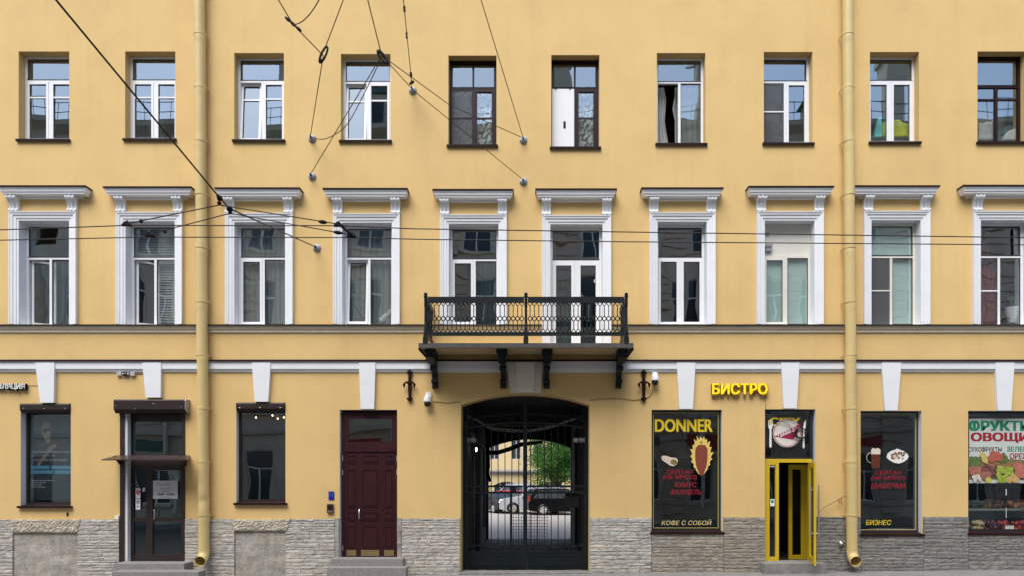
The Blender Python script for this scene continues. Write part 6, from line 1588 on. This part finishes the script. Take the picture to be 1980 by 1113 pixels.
fruit(0, (0.40, 0.10, 0.06), 7, 1915, 1934, 877, 887, 0.06, 0.10, "tomato"); fruit(0, (0.36, 0.13, 0.09), 14, 1876, 1897, 904, 920, 0.05, 0.09, "peach")
fruit(0, (0.16, 0.06, 0.06), 60, 1898, 1927, 899, 920, 0.022, 0.038, "red_grape"); fruit(0, (0.30, 0.13, 0.09), 12, 1898, 1912, 912, 926, 0.04, 0.06, "fig")
mb = MB(); mb.prism(q([(1893, 876), (1898, 871), (1904, 875), (1910, 888), (1908, 896), (1899, 892)]), dy - 0.0205, dy - 0.0200, 'y'); mb.build("corn", mat("corn_print", (0.50, 0.40, 0.12), 0.6, 0.3, 40), t); fruit.l = 0.0205
fruit(0, (0.30, 0.38, 0.05), 110, 1926, 1958, 901, 930, 0.025, 0.036, "green_grape"); fruit(0, (0.55, 0.52, 0.45), 5, 1876, 1893, 917, 927, 0.04, 0.06, "garlic")
fruit(0, (0.48, 0.45, 0.08), 2, 1907, 1910, 926, 928, 0.06, 0.075, "lime_slice"); fruit(0, (0.52, 0.33, 0.12), 6, 1947, 1966, 919, 928, 0.05, 0.08, "orange_slice")
fruit(0, (0.42, 0.14, 0.10), 14, 1964, 1998, 898, 926, 0.06, 0.11, "apple")

# ------------------------------------------------------------------ things behind the panes
def heap(px0, px1, pybot, y, n, r, m, name, label, cat, group, hpx=10):
    mb = MB()
    for k in range(n):
        p = at(random.uniform(px0, px1), pybot - random.uniform(0, hpx), y); mb.sphere((p.x, y + random.uniform(-0.12, 0.12), p.z), random.uniform(*r), 9, 7)
    return tag(mb.build(name, m, smooth=True), label, cat, group)
SH = thing("fruit_rack", "dark tiered fruit rack behind the right shop window", "rack", at(1935, 1029, 0.6))
for k, py in enumerate((982, 1024)):
    mb = MB(); mb.box(ax(1868, 0.55), ax(2010, 0.55), 0.45, 0.95, az(py + 4, 0.5), az(py, 0.5)); mb.build("shelf", GREYM, SH)
mb = MB(); mb.box(ax(1868, 0.9), ax(2010, 0.9), 0.96, 1.0, az(1040, 0.9), az(935, 0.9)); mb.build("back_panel", mat("dark_teal_board", (0.02, 0.05, 0.055), 0.5), SH)
cr = [(1877, 1897, "tan root vegetables heaped on the lower rack shelf", (0.40, 0.30, 0.16), 1023), (1900, 1925, "dark plums heaped on the lower rack shelf", (0.10, 0.02, 0.03), 1023), (1927, 1945, "red peppers heaped on the lower rack shelf", (0.35, 0.03, 0.02), 1023), (1958, 1980, "bright red tomatoes at the right end of the lower rack shelf", (0.45, 0.05, 0.03), 1023),
      (1877, 1892, "dark green avocados on the upper rack shelf", (0.04, 0.07, 0.02), 981), (1896, 1912, "brown pears on the upper rack shelf", (0.18, 0.10, 0.04), 981), (1918, 1936, "dusky red apples on the upper rack shelf", (0.16, 0.04, 0.03), 981), (1945, 1978, "orange apricots on the upper rack shelf", (0.42, 0.16, 0.05), 981)]
for a, b, lb, c_, py in cr: heap(a, b, py, 0.60, 44, (0.038, 0.06), mat("fruit_skin", c_, 0.4, 0.2, 10), "fruit_heap", lb, "fruit", "fruit heaps on the rack", 15)
mb = MB(); p = at(1952, 1024, 0.3); mb.box(ax(1943, 0.3), ax(1960, 0.3), 0.29, 0.294, az(1025, 0.3), az(1015, 0.3)); tag(mb.build("price_card", WWHT), "small white card leaning inside the fruit shop window", "card")
mb = MB()
for k in range(10):
    for yy in (945 + k * 1.2, 982 + k * 1.9): p = at(1945, yy, 0.155); mb.box(p.x - 0.012, p.x + 0.012, 0.143, 0.145, p.z - 0.005, p.z + 0.005)
tag(mb.build("dotted_tape", WWHT), "upright row of white dots stuck on the fruit shop pane", "tape")
# top floor sill things
def blob(profile, y0, y1, m, name, label, cat):
    mb = MB(); mb.prism([(at(a, b, (y0 + y1) / 2).x, at(a, b, (y0 + y1) / 2).z) for a, b in profile], y0, y1, 'y'); return tag(mb.build(name, m, bevel=0.03), label, cat)
blob([(1688, 268), (1704, 268), (1704, 243), (1701, 229), (1698, 229), (1693, 246)], 0.32, 0.45, mat("turquoise_cloth", (0.15, 0.72, 0.74), 0.7, 0.25, 6, bump=0.5, bscale=12), "folded_cloth", "turquoise cloth standing on the sill of the ninth top window", "cloth")
blob([(1704.5, 268), (1755, 268), (1755, 243), (1745, 240), (1736, 234), (1715, 236), (1704.5, 240)], 0.33, 0.48, mat("lime_yellow_cloth", (0.66, 0.68, 0.02), 0.7, 0.25, 5, bump=0.6, bscale=9), "folded_cloth", "lime yellow cloth spread on the sill of the ninth top window", "cloth")
blob([(1888, 275), (1923, 275), (1924, 240), (1917, 235), (1911, 240), (1904, 238), (1898, 243), (1888, 240)], 0.31, 0.5, mat("white_bag_plastic", (0.62, 0.62, 0.60), 0.5, 0.15, 7, bump=0.7, bscale=10), "plastic_bag", "white plastic bag on the sill of the brown window at the right", "bag")
blob([(1937, 274), (1962, 274), (1968, 258), (1960, 250), (1950, 254), (1940, 264)], 0.31, 0.42, mat("white_towel", (0.66, 0.66, 0.64), 0.8, 0.1, 7, bump=0.7, bscale=10), "crumpled_towel", "white crumpled towel under the blue bundle in the right brown window", "towel")
blob([(1936, 262), (1941, 248), (1950, 243), (1960, 246), (1966, 253), (1950, 255), (1942, 263)], 0.43, 0.55, mat("blue_cloth", (0.06, 0.16, 0.24), 0.7, 0.3, 7, bump=0.7, bscale=10), "blue_bundle", "blue cloth bundle in the brown window at the right", "cloth")
mb = MB(); mb.box(ax(1888, 0.7), ax(1922, 0.7), 0.68, 0.7, az(242, 0.7), az(219, 0.7)); tag(mb.build("cardboard_sheet", mat("cardboard", (0.34, 0.23, 0.14), 0.8, 0.1, 4)), "brown cardboard sheet behind the white bag in the right window", "cardboard")
# washing machine like cabinet behind the screened top window
F = thing("table_fan", "pale round desk fan behind the screened eighth top window", "fan", at(1502, 268, 0.5)); p = at(1502, 245, 0.5)
mb = MB(); mb.ring((p.x, 0.5, p.z), 0.11, 0.016, 'y', 20, 6); [mb.tube([(p.x, 0.5, p.z), (p.x + 0.11 * math.cos(k * 0.785), 0.5, p.z + 0.11 * math.sin(k * 0.785))], 0.007, 5) for k in range(8)]; mb.build("guard", WHITEP, F)
mb = MB(); mb.box(p.x - 0.1, p.x + 0.1, 0.45, 0.6, at(0, 270, 0.5).z, at(0, 270, 0.5).z + 0.03); mb.tube([(p.x, 0.52, at(0, 268, 0.5).z), (p.x, 0.52, p.z - 0.1)], 0.02, 8); mb.build("stand", WHITEP, F)
# middle floor sill things
mb = MB(); c = at(1958, 618, 0.4); mb.tube([(c.x, 0.42, c.z - 0.06), (c.x, 0.42, c.z + 0.12), (c.x, 0.42, c.z + 0.3)], [0.09, 0.13, 0.16], 14); tag(mb.build("flower_pot", WHITEP, smooth=40), "white flower pot on the sill of the right middle window", "flower pot")
def plant(px, py, y, n, h, label):
    mb = MB(); rt = random.Random(int(px)); c = at(px, py, y)
    for k in range(n):
        a = rt.uniform(0, 6.28); l = h * rt.uniform(0.5, 1.1); tip = c + Vector((math.cos(a) * l * 0.6, math.sin(a) * l * 0.2, l)); md = c.lerp(tip, 0.6) + Vector((0, 0, 0.04)); s_ = Vector((0.025, 0, 0.01))
        mb.poly([c, md - s_, tip, md + s_])
    return tag(mb.build("house_plant", mat("plant_leaf", (0.05, 0.11, 0.04), 0.6, 0.3, 8), fix=False), label, "plant")
plant(1956, 590, 0.42, 30, 0.22, "leafy house plant in the white pot behind the right middle window"); plant(72, 620, 0.5, 26, 0.3, "green house plant on the sill inside the first middle window")
mb = MB(); c = at(755, 612, 0.36); mb.tube([c + Vector((-0.22, 0, -0.1)), c + Vector((0.12, 0.05, 0.24))], 0.075, 12); tag(mb.build("rolled_paper", mat("grey_roll", (0.5, 0.5, 0.5), 0.7)), "pale grey roll leaning inside the fourth middle window", "roll")
blob([(676, 621), (699, 621), (697, 612), (680, 612)], 0.36, 0.5, mat("red_cloth", (0.35, 0.02, 0.04), 0.7, 0.2, 6), "red_box", "red box on the sill inside the fourth middle window", "box")
# ground floor interiors
for px, py, lb in ((495, 806, "leftmost lit ceiling spotlight in the dark salon window"), (527, 802, "middle lit ceiling spotlight in the dark salon window"), (537, 808, "lowest lit ceiling spotlight in the dark salon window"), (549, 806, "rightmost lit ceiling spotlight in the dark salon window")):
    p = at(px, py, 1.4); t = thing("spotlight", lb, "spotlight", p, "spotlights in the salon"); mb = MB(); mb.cyl(p + Vector((0, 0, 0.05)), p + Vector((0, 0, 0.35)), 0.03, 8); mb.build("tube", BLACKP, t); mb = MB(); mb.sphere(p, 0.018, 10, 8); mb.build("lamp", mat("warm_lit_lamp", (1, 0.8, 0.5), 0.3, emit=(1.0, 0.66, 0.30), estr=5), t, smooth=True)
p = at(1319, 878, 1.3); t = thing("pendant_lamp", "pale green pendant shade hanging inside the long kebab window", "lamp", p)
mb = MB(); mb.tube([p + Vector((0, 0, -0.06)), p + Vector((0, 0, 0.05)), p + Vector((0, 0, 0.16))], [0.27, 0.17, 0.04], 20, caps=False); mb.build("shade", mat("pale_green_enamel", (0.30, 0.42, 0.36), 0.5), t, smooth=True); mb = MB(); mb.tube([p + Vector((0, 0, 0.16)), p + Vector((0, 0, 1.3))], 0.01, 6); mb.build("flex", BLACKP, t)
t = thing("dining_table", "grey topped table inside the drinks window", "table", (ax(1735, 1.0), 1.0, 0.1)); z = 0.86
mb = MB(); mb.box(ax(1702, 0.7), ax(1785, 0.7), 0.55, 1.3, z, z + 0.035); mb.build("table_top", mat("grey_table_top", (0.32, 0.33, 0.34), 0.5), t)
for xx in (ax(1706, 0.7), ax(1780, 0.7)):
    for yy in (0.6, 1.25): mb = MB(); mb.box(xx - 0.02, xx + 0.02, yy - 0.02, yy + 0.02, 0.1, z - 0.001); mb.build("leg", BLACKP, t)
t = thing("dining_table", "dark table standing inside the long kebab window", "table", (ax(1330, 1.2), 1.2, 0.1))
mb = MB(); mb.box(ax(1290, 1.0), ax(1390, 1.0), 0.85, 1.6, z - 0.02, z + 0.02); mb.build("table_top", mat("dark_wood_top", (0.07, 0.045, 0.035), 0.4), t)
for xx in (ax(1296, 1.0), ax(1384, 1.0)):
    for yy in (0.9, 1.55): mb = MB(); mb.box(xx - 0.02, xx + 0.02, yy - 0.02, yy + 0.02, 0.1, z - 0.021); mb.build("leg", BLACKP, t)
